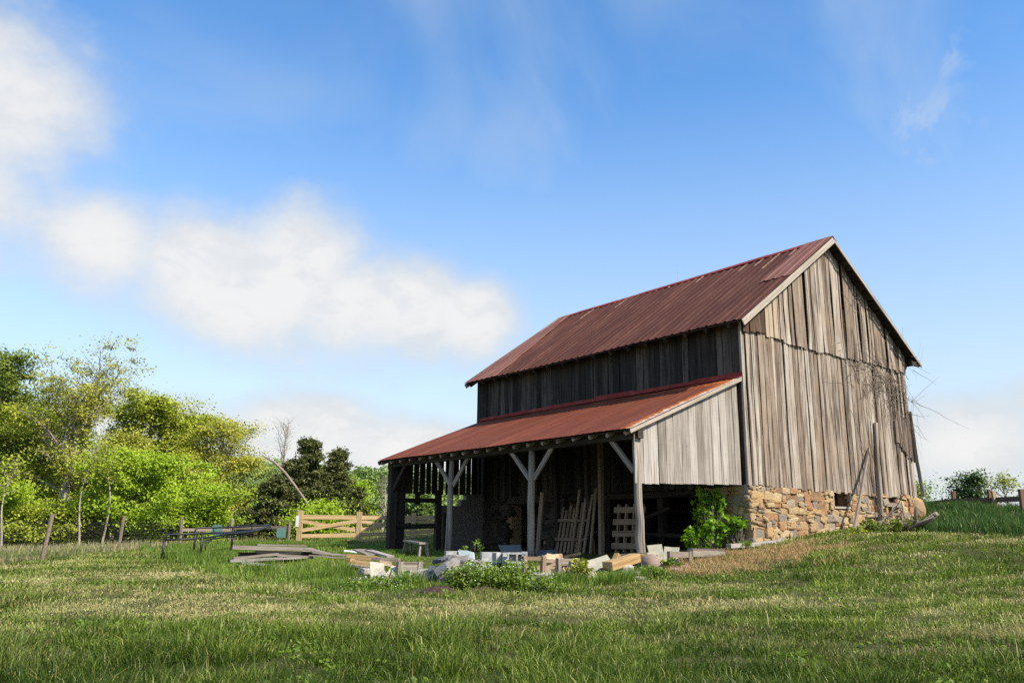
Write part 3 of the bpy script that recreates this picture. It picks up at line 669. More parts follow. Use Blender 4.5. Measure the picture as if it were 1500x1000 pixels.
# window and boarded opening in the stone wall
wn_ = MB(); x0,x1,z0,z1 = WIN
for p, q_, ww in (((x0,.02,z0+.02),(x1,.02,z0+.02),.05),((x0+.02,.02,z0),(x0+.02,.02,z1),.05),((x1-.03,.02,z0),(x1-.03,.02,z1),.06),((x0,.02,z1-.01),(x1,.02,z1-.01),.03)): wn_.beam(p, q_, .1, ww, up=(0,0,1) if p[2]==q_[2] else (1,0,0))
wf = wn_.build('window_frame', M['rake'], barn)
mb = MB(); mb.beam((x0+.22,.10,z0),(x0+.22,.10,z1), .05,.05, up=(1,0,0)); mb.beam((x0+.1,.14,z0),(x0+.1,.14,z1), .06,.05, up=(1,0,0)); mb.build('muntin', M['gablebrown'], wf)
mb = MB(); mb.box(((x0+x1)/2,.42,(z0+z1)/2), (x1-x0,.02,z1-z0)); mb.build('window_dark_backing', M['dark'], wf)
x0,x1,z0,z1 = OPN; mb = MB()
mb.beam((x0-.02,.02,z1+.02),(x1+.02,.02,z1+.02), .09,.06)
mb.beam((x0+.03,.0,z0-.1),(x0+.03,.0,z1), .09,.1, up=(1,0,0)); mb.beam((x1-.04,.03,z0-.1),(x1-.04,.03,z1), .06,.08, up=(1,0,0)); fr = mb.build('opening_frame', M['orange'], barn)
mb = MB(); mb.beam((x0-.02,-.06,-.33),(x1+.06,-.06,-.34), .03,.12); mb.beam((x0+.1,-.05,-.60),(x1-.02,-.05,-.61), .03,.07); mb.build('opening_board', M['lumber'], fr)
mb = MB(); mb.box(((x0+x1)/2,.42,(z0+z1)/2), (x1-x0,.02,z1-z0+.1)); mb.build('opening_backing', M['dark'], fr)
mb = MB(); random.seed(4); rstone(mb, (W_+.02,.12,-.42), (.75,.6,.72), None, 6, 2.6, .03); mb.build('corner_stone', M['stone'], barn)
mb = MB(); mb.beam((W_+.02,-.06,2.2),(W_+.30,-.10,-.05), .03,.11, up=(0,1,0), seg=4, jit=.008); mb.beam((W_+.03,-.03,2.6),(W_+.13,-.05,1.0), .025,.2, up=(0,1,0), seg=2); mb.build('loose_board', M['gable'], barn)
mb = MB(); mb.tube([(W_/2,5.6,ZB),(W_/2,5.62,ZB+.55)], [.008,.005], 5); mb.build('lightning_rod', M['galv'], barn)
# scraps of torn boarding near the right corner
mb = MB()
for k in range(9):
    a = 7.35+.1*k; mb.beam((a,-.075-random.random()*.02,1.62-.075*k+random.uniform(-.08,.05)),(a+random.uniform(-.02,.02),-.075,2.7+random.uniform(-.5,.7)), .02,.095, up=(1,0,0), seg=3, jit=.006)
mb.build('torn_siding', M['torn'], barn)

# ------------------------------------------------------------------ leaning poles, brush, dead vine on the gable
random.seed(21)
def solo(mb, name, mt, label, cat, group=None, smooth=False): return mb.build(name, mt, None, smooth, label, cat, group)
p = gnd(1251,776); mb = MB(); mb.beam((p.x,p.y+.0,p.z+.02), (5.66,-.10,1.25), .085,.06, up=(0,1,0), seg=3, jit=.006)
solo(mb, 'leaning_timber', M['lumber'], 'pale squared timber leaning on the stone wall right of the small window', 'timber')
p = gnd(1291,770); mb = MB(); pts = [Vector((p.x,p.y,p.z-.1)).lerp(Vector((6.08,-.13,2.05)),k/4)+Vector((.02*sin(k*2),0,0)) for k in range(5)]
mb.tube(pts, [.078,.075,.07,.066,.06], 9, rough=.05); solo(mb, 'upright_log', M['lumber'], 'rough round log standing upright against the gable boards', 'log', smooth=True)
def twig_path(p, d, L, n, wob):
    pts = [Vector(p)]; d = Vector(d).normalized()
    for i in range(n): d = (d+Vector((random.uniform(-wob,wob),random.uniform(-wob,wob)*.5,random.uniform(-wob,wob)))).normalized(); pts.append(pts[-1]+d*L/n)
    return pts
mb = MB()
def vine(a, z, d, L, r, n=9, wob=.35, y=None):
    p = twig_path((a, -random.uniform(.06,.16) if y is None else y, z), d, L, n, wob)
    for q in p:
        if y is None: q.y = min(-.05, max(-.30, q.y))
    mb.tube(p, [r*(1-.75*i/n) for i in range(n+1)], 4, False)
for k in range(170):                       # tangle along the seam and down the right side
    a = random.gauss(6.9,.95); a = min(max(a, 4.2), 8.3); z = random.gauss(3.55,.35)-(max(0,a-6.2)*random.uniform(0,.5))
    vine(a, z, (random.uniform(-1,1),0,random.uniform(-.6,.5)), random.uniform(.4,1.5), random.uniform(.004,.012))
for k in range(40): vine(random.gauss(7.3,.55), random.uniform(2.2,3.6), (random.uniform(-.35,.35),0,-1), random.uniform(.6,1.9), random.uniform(.004,.009), wob=.16)
for k in range(30): vine(random.gauss(5.6,.25), random.gauss(5.75,.2), (random.uniform(-1,1),0,random.uniform(-.5,.6)), random.uniform(.3,.8), random.uniform(.004,.009))
for k in range(5): vine(7.9, random.uniform(3.3,4.3), (random.uniform(.6,1),random.uniform(-.4,.1),random.uniform(-.5,.7)), random.uniform(.7,1.5), random.uniform(.004,.009), 8, .3, -.5)
for d_, L in (((1,-.2,-.25),2.2),((1,.1,-.05),1.4),((.8,-.2,.5),1.3)): vine(8.2, 2.9, d_, L, .009, 10, .16, -.2)
for k in range(7): vine(5.75+random.uniform(-.1,.15), -.9, (random.uniform(-.08,.05),0,1), random.uniform(2,4.4), .014, 12, .12)
v_ = solo(mb, 'dead_vine', M['deadtwig'], 'bare tangled dead vine climbing the right half of the gable', 'dead vine')
# log and branches heaped by the right corner
def ptube(px, name, mt, label, cat, radii, group=None, d=None, n=8):
    mb = MB(); pts = [at(u, v, dd) for u, v, dd in px]; mb.tube(pts, radii, n, rough=.07)
    return solo(mb, name, mt, label, cat, group, True)
d0 = gdist(1340,778)
ptube([(1312,768,d0+.3),(1335,770,d0+.1),(1352,766,d0),(1372,752,d0-.3)], 'fallen_log', M['deadtrunk'], 'broken brown log lying in the grass by the right barn corner', 'log', [.075,.09,.075,.06])
ptube([(1330,775,d0-.5),(1350,765,d0-.5),(1368,757,d0-.6)], 'fallen_branch', M['lumber'], 'thin pale branch lying along the broken log', 'branch', [.03,.035,.03])
ptube([(1340,765,d0),(1342,744,d0),(1344,741,d0)], 'broken_stump', M['deadtrunk'], 'short broken stump sticking up behind the fallen log', 'stump', [.04,.04,.03])
mb = MB()
for k in range(16):
    a = at(random.uniform(1293,1322), random.uniform(757,770), gdist(1305,776)+random.uniform(-.2,.3)); mb.tube(twig_path(a, (random.uniform(-1,1),random.uniform(-.5,.5),random.uniform(-.2,.6)), random.uniform(.5,1.0), 6, .5), [.022-.002*i for i in range(7)], 5, False)
solo(mb, 'brush_pile', M['lumber'], 'small heap of pale crooked branches under the boarded wall opening', 'brush pile')

# ------------------------------------------------------------------ salvage in front of the lean-to
def plank_px(u0, v0, u1, v1, d0, d1, wd, th, mt, label, cat='board', name='board', group=None, roll=0., seg=3, jit=.004):
    a, b = at(u0,v0,d0), at(u1,v1,d1); d = (b-a).normalized(); up = Vector((0,0,1)); side = d.cross(up).normalized(); up = side.cross(d)
    up = up*cos(roll)+side*sin(roll); mb = MB(); mb.beam(a, b, wd, th, up=up, seg=seg, jit=jit); return solo(mb, name, mt, label, cat, group)
D = gdist(400,834); LG = 'weathered boards in the left lumber pile'
def B(u0,v0,u1,v1,dd,wd,th,mt,label,dd1=None,roll=0.): return plank_px(u0,v0,u1,v1,D+dd,D+(dd if dd1 is None else dd1),wd,th,M[mt],label,group=LG,roll=roll)
B(376,797.5,447,799,1.6,.25,.035,'lumber','thin grey board on the very top of the left lumber pile',1.8)
B(340,801,458,804.5,1.3,.24,.09,'lumber','long thick grey beam near the top of the left lumber pile',1.6)
B(375,807.5,470,810.5,1.2,.22,.06,'side','dark beam under the long grey beam of the left lumber pile',1.4)
B(341,817.5,407,811.2,.35,.2,.05,'lumber','board with a fresh orange end in the left lumber pile',.55)
B(337,821,414,817.5,.0,.34,.045,'grey','wide pale grey board at the front left of the lumber pile',.1)
B(360,824,416,831,-.3,.5,.03,'grey','flat wide grey plank tilted on the grass at the pile front',-.55)
B(405,812.5,457,816,.75,.3,.06,'lumber','short brown beam in the middle of the left lumber pile',.9)
B(408,818,440,817,.3,.22,.03,'grey','short pale board beside the middle of the lumber pile',.45)
B(448,803,486,812,1.15,.4,.03,'lumber','thin split sheet slipping off the right end of the lumber pile',.9)
B(462,809,506,813,1.0,.5,.025,'lumber','thin dark sheet lying at the right end of the lumber pile',.8)
B(455,813,505,817,.7,.45,.02,'lumber','splintered veneer sheet under the right end of the lumber pile',.5)
B(352,828,380,829.5,-.05,.16,.05,'orange','short rotten orange scrap under the front boards',0)
B(350,812.5,452,812,1.5,.3,.12,'side','dark bearer timber buried at the back of the left lumber pile',1.7)
B(360,822,450,822,.9,.3,.10,'side','dark bearer timber at the bottom of the left lumber pile',1.)
D2 = gdist(545,838); LG = 'boards in the orange lumber stack'
def B2(u0,v0,u1,v1,dd,wd,th,mt,label,dd1=None,roll=0.): return plank_px(u0,v0,u1,v1,D2+dd,D2+(dd if dd1 is None else dd1),wd,th,M[mt],label,group=LG,roll=roll)
B2(504,806,523,808,2.2,.06,.04,'white','short white trim piece behind the orange lumber',2.2)
B2(526,804.5,545,812.5,1.6,.3,.035,'lumber','left of two grey planks laid across the orange lumber',1.0)
B2(540,805.5,572,814.5,1.4,.22,.035,'grey','right and longer of two grey planks laid across the orange lumber',.8)
B2(509,814.5,550,818,.9,.16,.10,'orange','thick orange beam in the middle of the orange lumber stack',.7)
B2(547,817.5,585,820.5,.7,.16,.07,'lumber','long pinkish board running right from the orange lumber',.5)
B2(509,819.5,520,820,.7,.16,.09,'orange','short orange block end at the left of the orange lumber',.9)
B2(516,823.0,549,827,.5,.2,.10,'orange','lowest orange beam of the stack touching the grass',.4)
B2(512,826.5,545,832,.35,.3,.04,'lumber','brown board under the lowest orange beam',.2)
B2(556,823,574,826,.5,.12,.1,'cream','pale block under the long pinkish board',.5)
# stone and concrete slabs (each stands or leans on its own)
def slab_px(quad, dists, th, mt, label, cat='slab', name='stone_slab', group=None):
    P = [at(u,v,d) for (u,v), d in zip(quad, dists)]; n = (P[1]-P[0]).cross(P[3]-P[0]).normalized()
    if n.dot(Vector(CAM)-P[0]) < 0: n = -n
    mb = MB(); mid = [P[0].lerp(P[1],.5)+Vector((0,0,random.uniform(-.015,.015))), P[1].lerp(P[2],.45), P[2].lerp(P[3],.5), P[3].lerp(P[0],.5)]
    ring = [P[0],mid[0],P[1],mid[1],P[2],mid[2],P[3],mid[3]]
    ring = [q+Vector((random.uniform(-.008,.008),random.uniform(-.008,.008),random.uniform(-.008,.008))) for q in ring]
    c = sum(ring, Vector())/8; r1 = [c+(q-c)*.975 for q in ring]
    mb.ring_loft([[q-n*th for q in ring],[q-n*.008 for q in ring],r1], [k*.1 for k in range(9)], [0,th,th+.02]); return solo(mb, name, mt, label, cat, group)
S_ = lambda *a, **k: slab_px(*a, **k)
d = gdist(553,846)
S_([(542,822),(563,824.5),(564,847),(542,845)], [d+.15,d+.15,d,d], .06, M['slabc'], 'cream stone slab standing upright in the grass left of the wooden frame')
S_([(555,838),(562,833),(570,846),(553,847)], [d-.05,d-.05,d-.12,d-.12], .04, M['flat'], 'small grey broken stone leaning at the foot of the cream slab', 'stone', 'flat_stone')
S_([(574,827),(582,829),(569,846),(564,842)], [d+.2,d+.2,d+.1,d+.1], .03, M['slabc'], 'narrow cream slab leaning left of the weathered frame')
S_([(575,832),(581,832),(577,848),(570,848)], [d+.12,d+.12,d,d], .03, M['slabc'], 'thin upright slab just left of the weathered frame, first of two')
S_([(582,832),(586,833),(581,849),(577,849)], [d+.1,d+.1,d,d], .03, M['slab'], 'thin upright slab just left of the weathered frame, nearest its post')
S_([(588,829),(604,830),(603,848),(587,848)], [d+.45,d+.45,d+.3,d+.3], .05, M['slab'], 'greenish slab behind the weathered wooden frame')
def frame_px(u0, u1, vt, vb, d0, d1, r, mt, label, rail=.09, extra=False):
    a, b = at(u0,vb,d0), at(u1,vb-(2 if d1 > d0 else 0),d1); a.z = h(a.x,a.y)-.05; b.z = h(b.x,b.y)-.05; zt = at(u0,vt,d0).z; zt1 = at(u1,vt,d1).z
    o = root('sawhorse', (a+b)/2, label, 'wooden frame', 'small wooden frames among the salvage')
    for q, z in ((a,zt),(b,zt1)):
        mb = MB(); mb.beam(q, (q.x+random.uniform(-.02,.02),q.y,z), r, r, up=(0,1,0), seg=2, jit=.003); mb.build('leg', mt, o)
    mb = MB(); mb.beam((a.x,a.y,zt-rail/2-.004), (b.x,b.y,zt1-rail/2-.012), r*.55, rail); mb.build('rail', mt, o)
    return o
frame_px(584,613,822,850,d+.05,d+.3,.105,M['lumber'],'weathered grey wooden frame like a sawhorse beside the cream slabs',.15)
d2 = gdist(780,850)
frame_px(768.5,795,814,848,d2,d2+.05,.085,M['pallet'],'tan wooden frame standing right of the cinder blocks',.075)
frame_px(819,845,817,842,d2+.2,d2+.35,.08,M['lumber'],'grey wooden frame standing round the split firewood',.13)
d3 = gdist(985,832)
frame_px(981.5,1010,807,831,d3,d3+.5,.09,M['lumber'],'grey wooden frame between the upright slab and the long timber',.12)
# slate and rubble heap
D = gdist(655,853); random.seed(14)
S_([(634,834),(651,821.5),(657.5,831),(641,844)], [D-.3,D-.15,D-.3,D-.4], .05, M['slate'], 'square dark slate tile with pale edge on top of the rubble heap', 'slate', 'slate_tile', 'slates in the rubble heap')
S_([(653,838),(672,830),(676,838),(656,848)], [D-.35,D-.2,D-.35,D-.5], .05, M['slate'], 'dark slate lying low at the right front of the rubble heap', 'slate', 'slate_tile', 'slates in the rubble heap')
S_([(627,829),(636,827),(640,838),(630,842)], [D+.3,D+.3,D+.1,D+.1], .04, M['slate'], 'dark slate at the left edge of the rubble heap', 'slate', 'slate_tile', 'slates in the rubble heap')
for u, v, dd, s, dark in ((645,820,.5,(.5,.35,.12),1),(655,818,.7,(.4,.3,.14),0),(668,818,.7,(.5,.3,.2),0),(675,822,.4,(.5,.35,.22),0),(663,826,.25,(.45,.3,.16),0),(683,823,.5,(.5,.4,.2),0),(690,828,.4,(.5,.4,.25),0),(640,842,.1,(.35,.3,.25),1),(648,850,-.15,(.3,.25,.2),0),(637,848,.0,(.3,.3,.25),1),(668,846,-.1,(.45,.35,.25),1),(680,838,.15,(.5,.4,.3),0),(655,842,.2,(.7,.5,.4),0),(672,832,.5,(.8,.6,.4),1),(650,852,-.2,(.25,.2,.16),0),(700,832,.3,(.4,.35,.3),0)):
    mb = MB(); rstone(mb, at(u,v,D+dd), tuple(q*.72 for q in s), Euler((random.uniform(-.4,.4),random.uniform(-.4,.4),random.uniform(0,3))).to_matrix(), 4, random.uniform(4,9), .09)
    solo(mb, 'rubble_stone', M['slate'] if dark else M['rubble'], 'dark broken slate lump in the heap left of the weeds' if dark else 'grey brown broken stone in the heap left of the weeds', 'stone', 'dark lumps in the rubble heap' if dark else 'broken stones in the rubble heap')
for k, (u, v, sz) in enumerate(((700,840,.3),(822,843,.26),(836,846,.22),(862,847,.24),(908,847,.2),(917,840,.3),(930,846,.22),(612,844,.24),(622,848,.3),(598,848,.2),(535,842,.22),(812,838,.28),(846,842,.25))):
    g = gnd(u, v); mb = MB(); rstone(mb, (g.x,g.y,g.z+sz*.22), (sz*random.uniform(1,1.4),sz,sz*random.uniform(.5,.8)), Matrix.Rotation(random.uniform(0,3),3,'Z'), 4, random.uniform(4,9), .08)
    solo(mb, 'broken_stone', M['flat'] if k % 3 else M['slab'], 'broken fieldstone half hidden in the grass along the salvage row', 'stone', 'broken stones along the salvage row')
# cinder blocks
def block(u, v, d, ang, label, size=(.40,.19,.19), hole=False, mt='block', flat=False):
    c = at(u, v, d); o = None; m3 = Matrix.Rotation(-YAW+ang, 3, 'Z'); mb = MB(); L, Wd, H = size
    def bx(cx, cy, cz, sx, sy, sz): mb.box(c+m3 @ Vector((cx,cy,cz)), (sx,sy,sz), m3)
    if hole:    # cores facing the viewer
        for x_ in (-L/2+.0175, 0, L/2-.0175): bx(x_, 0, 0, .035, Wd, H-.072)
        for z_ in (-H/2+.0175, H/2-.0175): bx(0, 0, z_, L, Wd-.002, .035)
        bx(0, Wd/2-.02, 0, L-.07, .02, H-.07)
    else:
        bx(0,0,0,L,Wd,H)
    return solo(mb, 'cinder_block', M[mt], label, 'cinder block', 'pale cinder blocks between the weeds and the tan frame')
D = gdist(755,842)
block(665,813,D+2.3,.3,'pale cinder block lying on the back of the rubble heap')
block(718,815,D+1.6,.25,'leftmost cinder block of the row behind the weeds',(.42,.2,.2))
block(733,816.5,D+1.0,.5,'second cinder block from the left in the row, seen end on',(.3,.2,.21))
block(743,816.5,D+.9,.1,'third cinder block from the left in the row, yellowish face',(.22,.3,.21))
block(757,816.5,D+.6,.05,'cinder block with two square holes facing forward',(.40,.19,.215),True)
block(768,816.0,D+.62,.05,'narrow pale block standing right of the holed block',(.12,.19,.23))
block(735,828,D+1.3,.2,'cinder block in the lower course on the left',(.40,.2,.2),True)
block(752,829,D+.9,.1,'cinder block in the lower course under the holed block',(.38,.2,.2),True)
block(766,832,D+.6,.0,'pale block at the lower right end of the stack',(.22,.2,.22))
block(768,842,D+.55,.0,'bottom block at the right end of the stack',(.26,.2,.22))
S_([(671,805),(694,808),(695,820),(672,817)], [D+2.2,D+2.0,D+1.9,D+2.1], .04, M['clear'], 'clouded pale sheet standing behind the rubble heap', 'sheet', 'plastic_sheet')
# firewood
random.seed(40)
for k in range(30):
    big = k < 12
    u = random.uniform(801,814) if big else random.uniform(823,842); v = random.uniform(815,840) if big else random.uniform(825,839); d = d2+.35+random.uniform(-.1,.2)+(839-v)*.012
    c = at(u, v, d); an = random.uniform(-.5,.5) if big else random.uniform(1.0,1.9); L = random.uniform(.28,.42); r = random.uniform(.05,.075)
    ax = Vector(RT)*cos(an)+Vector(SD)*sin(an)+Vector((0,0,random.uniform(-.25,.25))); ax.normalize(); mb = MB(); mb.beam(c-ax*L/2, c+ax*L/2, r*2, r*1.5, up=(random.uniform(-.6,.6),random.uniform(-.6,.6),1), seg=1, taper=random.uniform(.8,1.1))
    solo(mb, 'firewood', M['cream'], 'split pale firewood log lying between the two wooden frames' if big else 'split pale firewood log stacked end on inside the grey frame', 'firewood', 'firewood between the frames' if big else 'firewood inside the grey frame')
for k in range(5):
    mb = MB(); rstone(mb, at(793+random.uniform(-4,4), 853-3.0*k, d2-.1), (.62-.04*k,.4,.07), Matrix.Rotation(-YAW+random.uniform(-.2,.2),3,'Z'), 4, 6, .04)
    solo(mb, 'flat_stone', M['flat'], ('flat grey fieldstone at the bottom of the low stack','second flat fieldstone from the bottom of the low stack','middle flat fieldstone of the low stack','fourth flat fieldstone of the low stack','topmost flat fieldstone of the low stack below the tan frame')[k], 'stone', 'flat fieldstones in a low stack')
# right-hand slabs, beams, boulder
D = gdist(880,842)
S_([(854,822),(889,811.5),(901,828),(871,842)], [D+.5,D+.8,D+.3,D], .08, M['slab'], 'big lichen grey slab leaning left of the pale squared beam')
plank_px(890,829,931,816.5,D-.1,D+.7,.24,.17,M['orange'],'squared sawn beam with pale top and orange side left of the right post','beam','sawn_beam')
mb = MB(); a = at(888,845,D); 
for k in range(3): rstone(mb, at(881+6*k,843-4*k,D+.05*k), (.35,.25,.22), None, 4, 2.6, .1)
solo(mb, 'black_plastic_sheet', M['tarp'], 'crumpled black plastic between the big slab and the sawn beam', 'plastic sheet', smooth=True)
plank_px(898,826,905,811,D+.5,D+.6,.12,.08,M['orange'],'short orange board standing behind the big lichen slab',name='board')
D3 = gdist(960,836)
plank_px(917,814,957,812,D3+1.3,D3+.9,.45,.10,M['slab'],'flat yellowish timber lying behind the right post','timber','timber')
plank_px(938,816,959,819,D3+.7,D3+.6,.25,.14,M['orange'],'pale squared block between the right post and the boulder','timber','timber')
S_([(947,798.5),(969,796),(974,818),(953,820)], [D3+1.8,D3+1.8,D3+1.4,D3+1.4], .06, M['slab'], 'grey slab leaning back right of the post, behind the boulder')
S_([(972.5,799.5),(995,800.5),(993,829),(971,829)], [D3+.9,D3+.9,D3+.7,D3+.7], .07, M['slab'], 'upright lichen slab standing right of the boulder')
plank_px(1011,808.5,1058,809,d3+.6,d3+1.4,.16,.17,M['lumber'],'long grey squared timber lying at the foot of the leafy shrub','timber','timber')
mb = MB(); random.seed(2); rstone(mb, at(957,829,D3-.15), (.52,.5,.44), Matrix.Rotation(.5,3,'Y'), 7, 2.4, .035); solo(mb, 'boulder', M['boulder'], 'rounded brown boulder at the foot of the right post', 'boulder', smooth=True)
for u, v, s, lab, mt in ((936,848,(.34,.25,.08),'flat stone lying in the grass left of the boulder','flat'),(993,836,(.5,.3,.1),'flat reddish rock at the edge of the straw right of the boulder','redrock'),(1003,833,(.3,.2,.12),'small reddish rock below the grey timber frame','redrock')):
    g = gnd(u, v+2); mb = MB(); rstone(mb, (g.x,g.y,g.z+s[2]*.35), s, Matrix.Rotation(random.uniform(0,1),3,'Z'), 5, 3, .06); solo(mb, 'flat_stone', M[mt], lab, 'stone')
mb = MB(); g = gnd(1085,803); random.seed(6); mb.beam(g+Vector((-.6,-.1,.05)), g+Vector((1.1,-.4,.16)), .18,.10, seg=3, jit=.01); solo(mb, 'timber', M['grey'], 'pale timber edging lying below the stone corner', 'timber')
for k, (u, v, s) in enumerate(((1128,790,(.75,.4,.30)),(1105,793,(.5,.35,.24)),(1158,786,(.5,.32,.2)))):
    g = gnd(u, v); mb = MB(); rstone(mb, (g.x,g.y+.15,g.z+s[2]*.2), s, None, 5, 3, .05); solo(mb, 'fallen_stone', M['stone'], ('long pale stone fallen at the foot of the gable wall','blocky stone fallen below the left wall corner','smaller stone lying right of the fallen long stone')[k], 'stone')

# inside the lean-to: pallets, panels, bench
random.seed(50)
def pallet(c, ax, up, wdt, hgt, n, mt, label, cross=3, vertical=True, sl=.09):
    o = root('pallet', c, label, 'pallet'); ax = Vector(ax).normalized(); up = Vector(up).normalized(); nn = ax.cross(up); c = Vector(c)
    for k in range(n):
        t = (k+.5)/n-.5
        mb = MB(); hh_ = random.uniform(.9,1.08)
        if vertical: q = c+ax*(t*wdt); mb.beam(q, q+up*hgt*hh_, sl, .022, up=nn, seg=2, jit=.004)
        else: q = c+up*((t+.5)*hgt); mb.beam(q-ax*wdt/2, q+ax*wdt/2, sl, .022, up=nn, seg=2, jit=.004)
        mb.build('slat', mt, o)
    for k in range(cross):
        mb = MB(); t = (k+.5)/cross
        if vertical: q = c+up*(hgt*(.08+.8*t))+nn*.05; mb.beam(q-ax*wdt/2, q+ax*wdt/2, .09, .06, up=nn)
        else: q = c+ax*((t-.5)*wdt)-nn*.055; mb.beam(q, q+up*hgt, .045, .09, up=nn)
        mb.build('stringer', mt, o)
    return o
def gz(x, y, dz=0): return (x, y, h(x,y)+dz)
pallet(gz(-1.5,5.1), (0,-1,0), (.22,0,1), 1.3, 1.35, 8, M['pallet'], 'slatted pallet standing on edge behind the second post', 2)
for k, (y_, hg) in enumerate(((4.75,1.75),(4.5,1.9),(4.3,1.6),(4.05,1.75))):
    mb = MB(); mb.beam(gz(-1.75+.02*k,y_), (-1.35,y_+random.uniform(-.05,.15),h(-1.5,y_)+hg), .09,.03, up=(1,0,0), seg=3, jit=.006)
    solo(mb, 'leaning_board', M['pallet'], ('board leaning right of the slatted pallet, first of four','tallest board leaning right of the slatted pallet','third board leaning right of the slatted pallet','rightmost and most tilted board beside the slatted pallet')[k], 'board', 'boards leaning in the lean-to')
pallet(gz(-1.6,2.75,.05), (0,-1,0), (.12,0,1), 1.15, 1.25, 4, M['pallet'], 'pallet standing with horizontal slats left of the right post', 4, False, .15)
mb = MB(); mb.beam(gz(-1.75,3.55), (-1.5,3.75,LZ0+.7), .13,.1, up=(0,1,0), seg=4, jit=.01); solo(mb, 'leaning_timber', M['pallet'], 'tall brown timber leaning left of the pallet with horizontal slats', 'timber')
mb = MB(); mb.beam(gz(-1.9,6.05), (-1.75,6.0,h(-1.8,6)+1.75), .16,.05, up=(1,0,0), seg=3, jit=.006); solo(mb, 'leaning_board', M['pallet'], 'wide reddish board standing just left of the second post', 'board')
D = gdist(750,833)
S_([(730,797.5),(762,797),(765,810),(735,811)], [D+2.9,D+2.3,D+1.9,D+2.5], .04, M['panel'], 'grey glazed panel leaning in the doorway behind the cinder blocks', 'panel', 'window_panel')
S_([(787,805),(815,804.5),(816,815),(785,817)], [D+2.6,D+2.6,D+2.3,D+2.3], .04, M['slate'], 'dark flat panel standing behind the tan wooden frame', 'sheet', 'dark_sheet')
plank_px(826,815,850,810,D+2.3,D+2.4,.16,.06,M['orange'],'orange board lying behind the firewood',name='board')
o = root('bench', gz(-3.0,10.2), 'rough plank bench inside the far end of the lean-to', 'bench')
a, b = at(597,791.5,gdist(594,811)), at(621,795.5,gdist(594,811)-1.1)
mb = MB(); mb.beam(a, b, .28, .05, seg=2); mb.build('seat', M['post'], o)
for t in (.08,.92):
    for sg in (-1, 1):
        q = a.lerp(b, t); n_ = (b-a).cross(Vector((0,0,1))).normalized()*sg; mb = MB(); q2 = q+n_*.14+(b-a).normalized()*(t-.5)*.2; q2.z = h(q2.x,q2.y)-.03; mb.beam(q2, q+n_*.07, .07, .06, up=(0,1,0)); mb.build('leg', M['post'], o)

# soil heaps
random.seed(3)
for u0, u1, v, lab in ((614,676,866,'long low heap of dark soil left of the wildflowers'),(683,738,868,'low heap of dark soil in front of the wildflowers')):
    a, b = gnd(u0,v), gnd(u1,v); n = 16; mb = MB(); d = (b-a); s_ = Vector(SD); rows = []
    V = []; F = []; m_ = 9
    for i in range(n+1):
        t = i/n; c = a.lerp(b,t); wv_ = .55*sin(pi*min(max(t,.02),.98))**.6
        for j in range(m_):
            q = j/(m_-1)*2-1; x_, y_ = c.x+s_.x*q*wv_, c.y+s_.y*q*wv_; V.append((x_, y_, h(x_,y_)-.03+(.085*(1-q*q)*sin(pi*t)**.7*(.55+.7*random.random())+(.02 if abs(q) < .9 else 0))))
    for i in range(n):
        for j in range(m_-1): F.append((i*m_+j,(i+1)*m_+j,(i+1)*m_+j+1,i*m_+j+1))
    mb.v = V; mb.f = F; mb.uv = [(0,0)]*(4*len(F)); tag(mb.build('soil_heap', M['soil'], None), lab, 'soil heap')

# black tube frame standing in the grass
o = root('tube_frame', hd(300,26.5), 'black steel tube frame on legs standing in the grass left of the lumber', 'metal frame')
dn, df, dt = 25.5, 28.5, 31
def tb(name, pts, r=.028): mb = MB(); mb.tube([at(u,v,d) for u, v, d in pts], [r]*len(pts), 8); return mb.build(name, M['blackmetal'], o, True)
tb('top_rail', [(239.5,795,dn),(240,787,dn),(243,782.6,dn),(268,781.8,dn+.1),(297,780.8,dn+.2),(322,780.5,dn+1),(345,781,dn+2),(372,777.5,dn+3.5),(396,770,dt)])
tb('lower_rail', [(240,790,dn),(268,789.3,dn+.1),(297,788,dn+.2),(320,784.5,dn+1),(340,783,dn+2),(372,778,dn+3.5),(392,771,dt)])
tb('lower_rail', [(297,793,dn+.2),(312,788.5,dn+1),(340,786,dn+2),(362,782,dn+3),(390,774,dt)], .02)
tb('top_rail', [(286,792,df),(286,776,df),(290,773,df),(315,772.4,df+.3),(342,771.6,df+.6),(370,770,df+1.5),(394,768.8,dt)])
tb('lower_rail', [(286.5,781,df),(315,780,df+.3),(342,779,df+.6),(370,776.5,df+1.5),(396,771,dt)])
tb('end_loop', [(393,768.8,dt),(397,770,dt),(397,774,dt),(391,775.5,dt)], .024)
for u, v0, d in ((240.3,790,dn),(296.5,781,dn+.2),(286.3,778,df),(341.5,771.5,df+.6)):
    q = at(u,v0,d); g = at(u,v0,d); g.z = h(g.x,g.y)-.05; mb = MB(); mb.tube([g,q],[.036,.034],8); mb.build('leg', M['blackmetal'], o, True)
for u, v0, v1, d in ((268,782,789,dn+.1),(313,772.5,780,df+.3),(369,770,776.5,df+1.5),(324,780.5,784.3,dn+1)): tb('strut', [(u,v0,d),(u,v1,d)], .018)
tb('strut', [(301,806,dn+.6),(301,796,dn+.6),(309,792,dn+1)], .018)

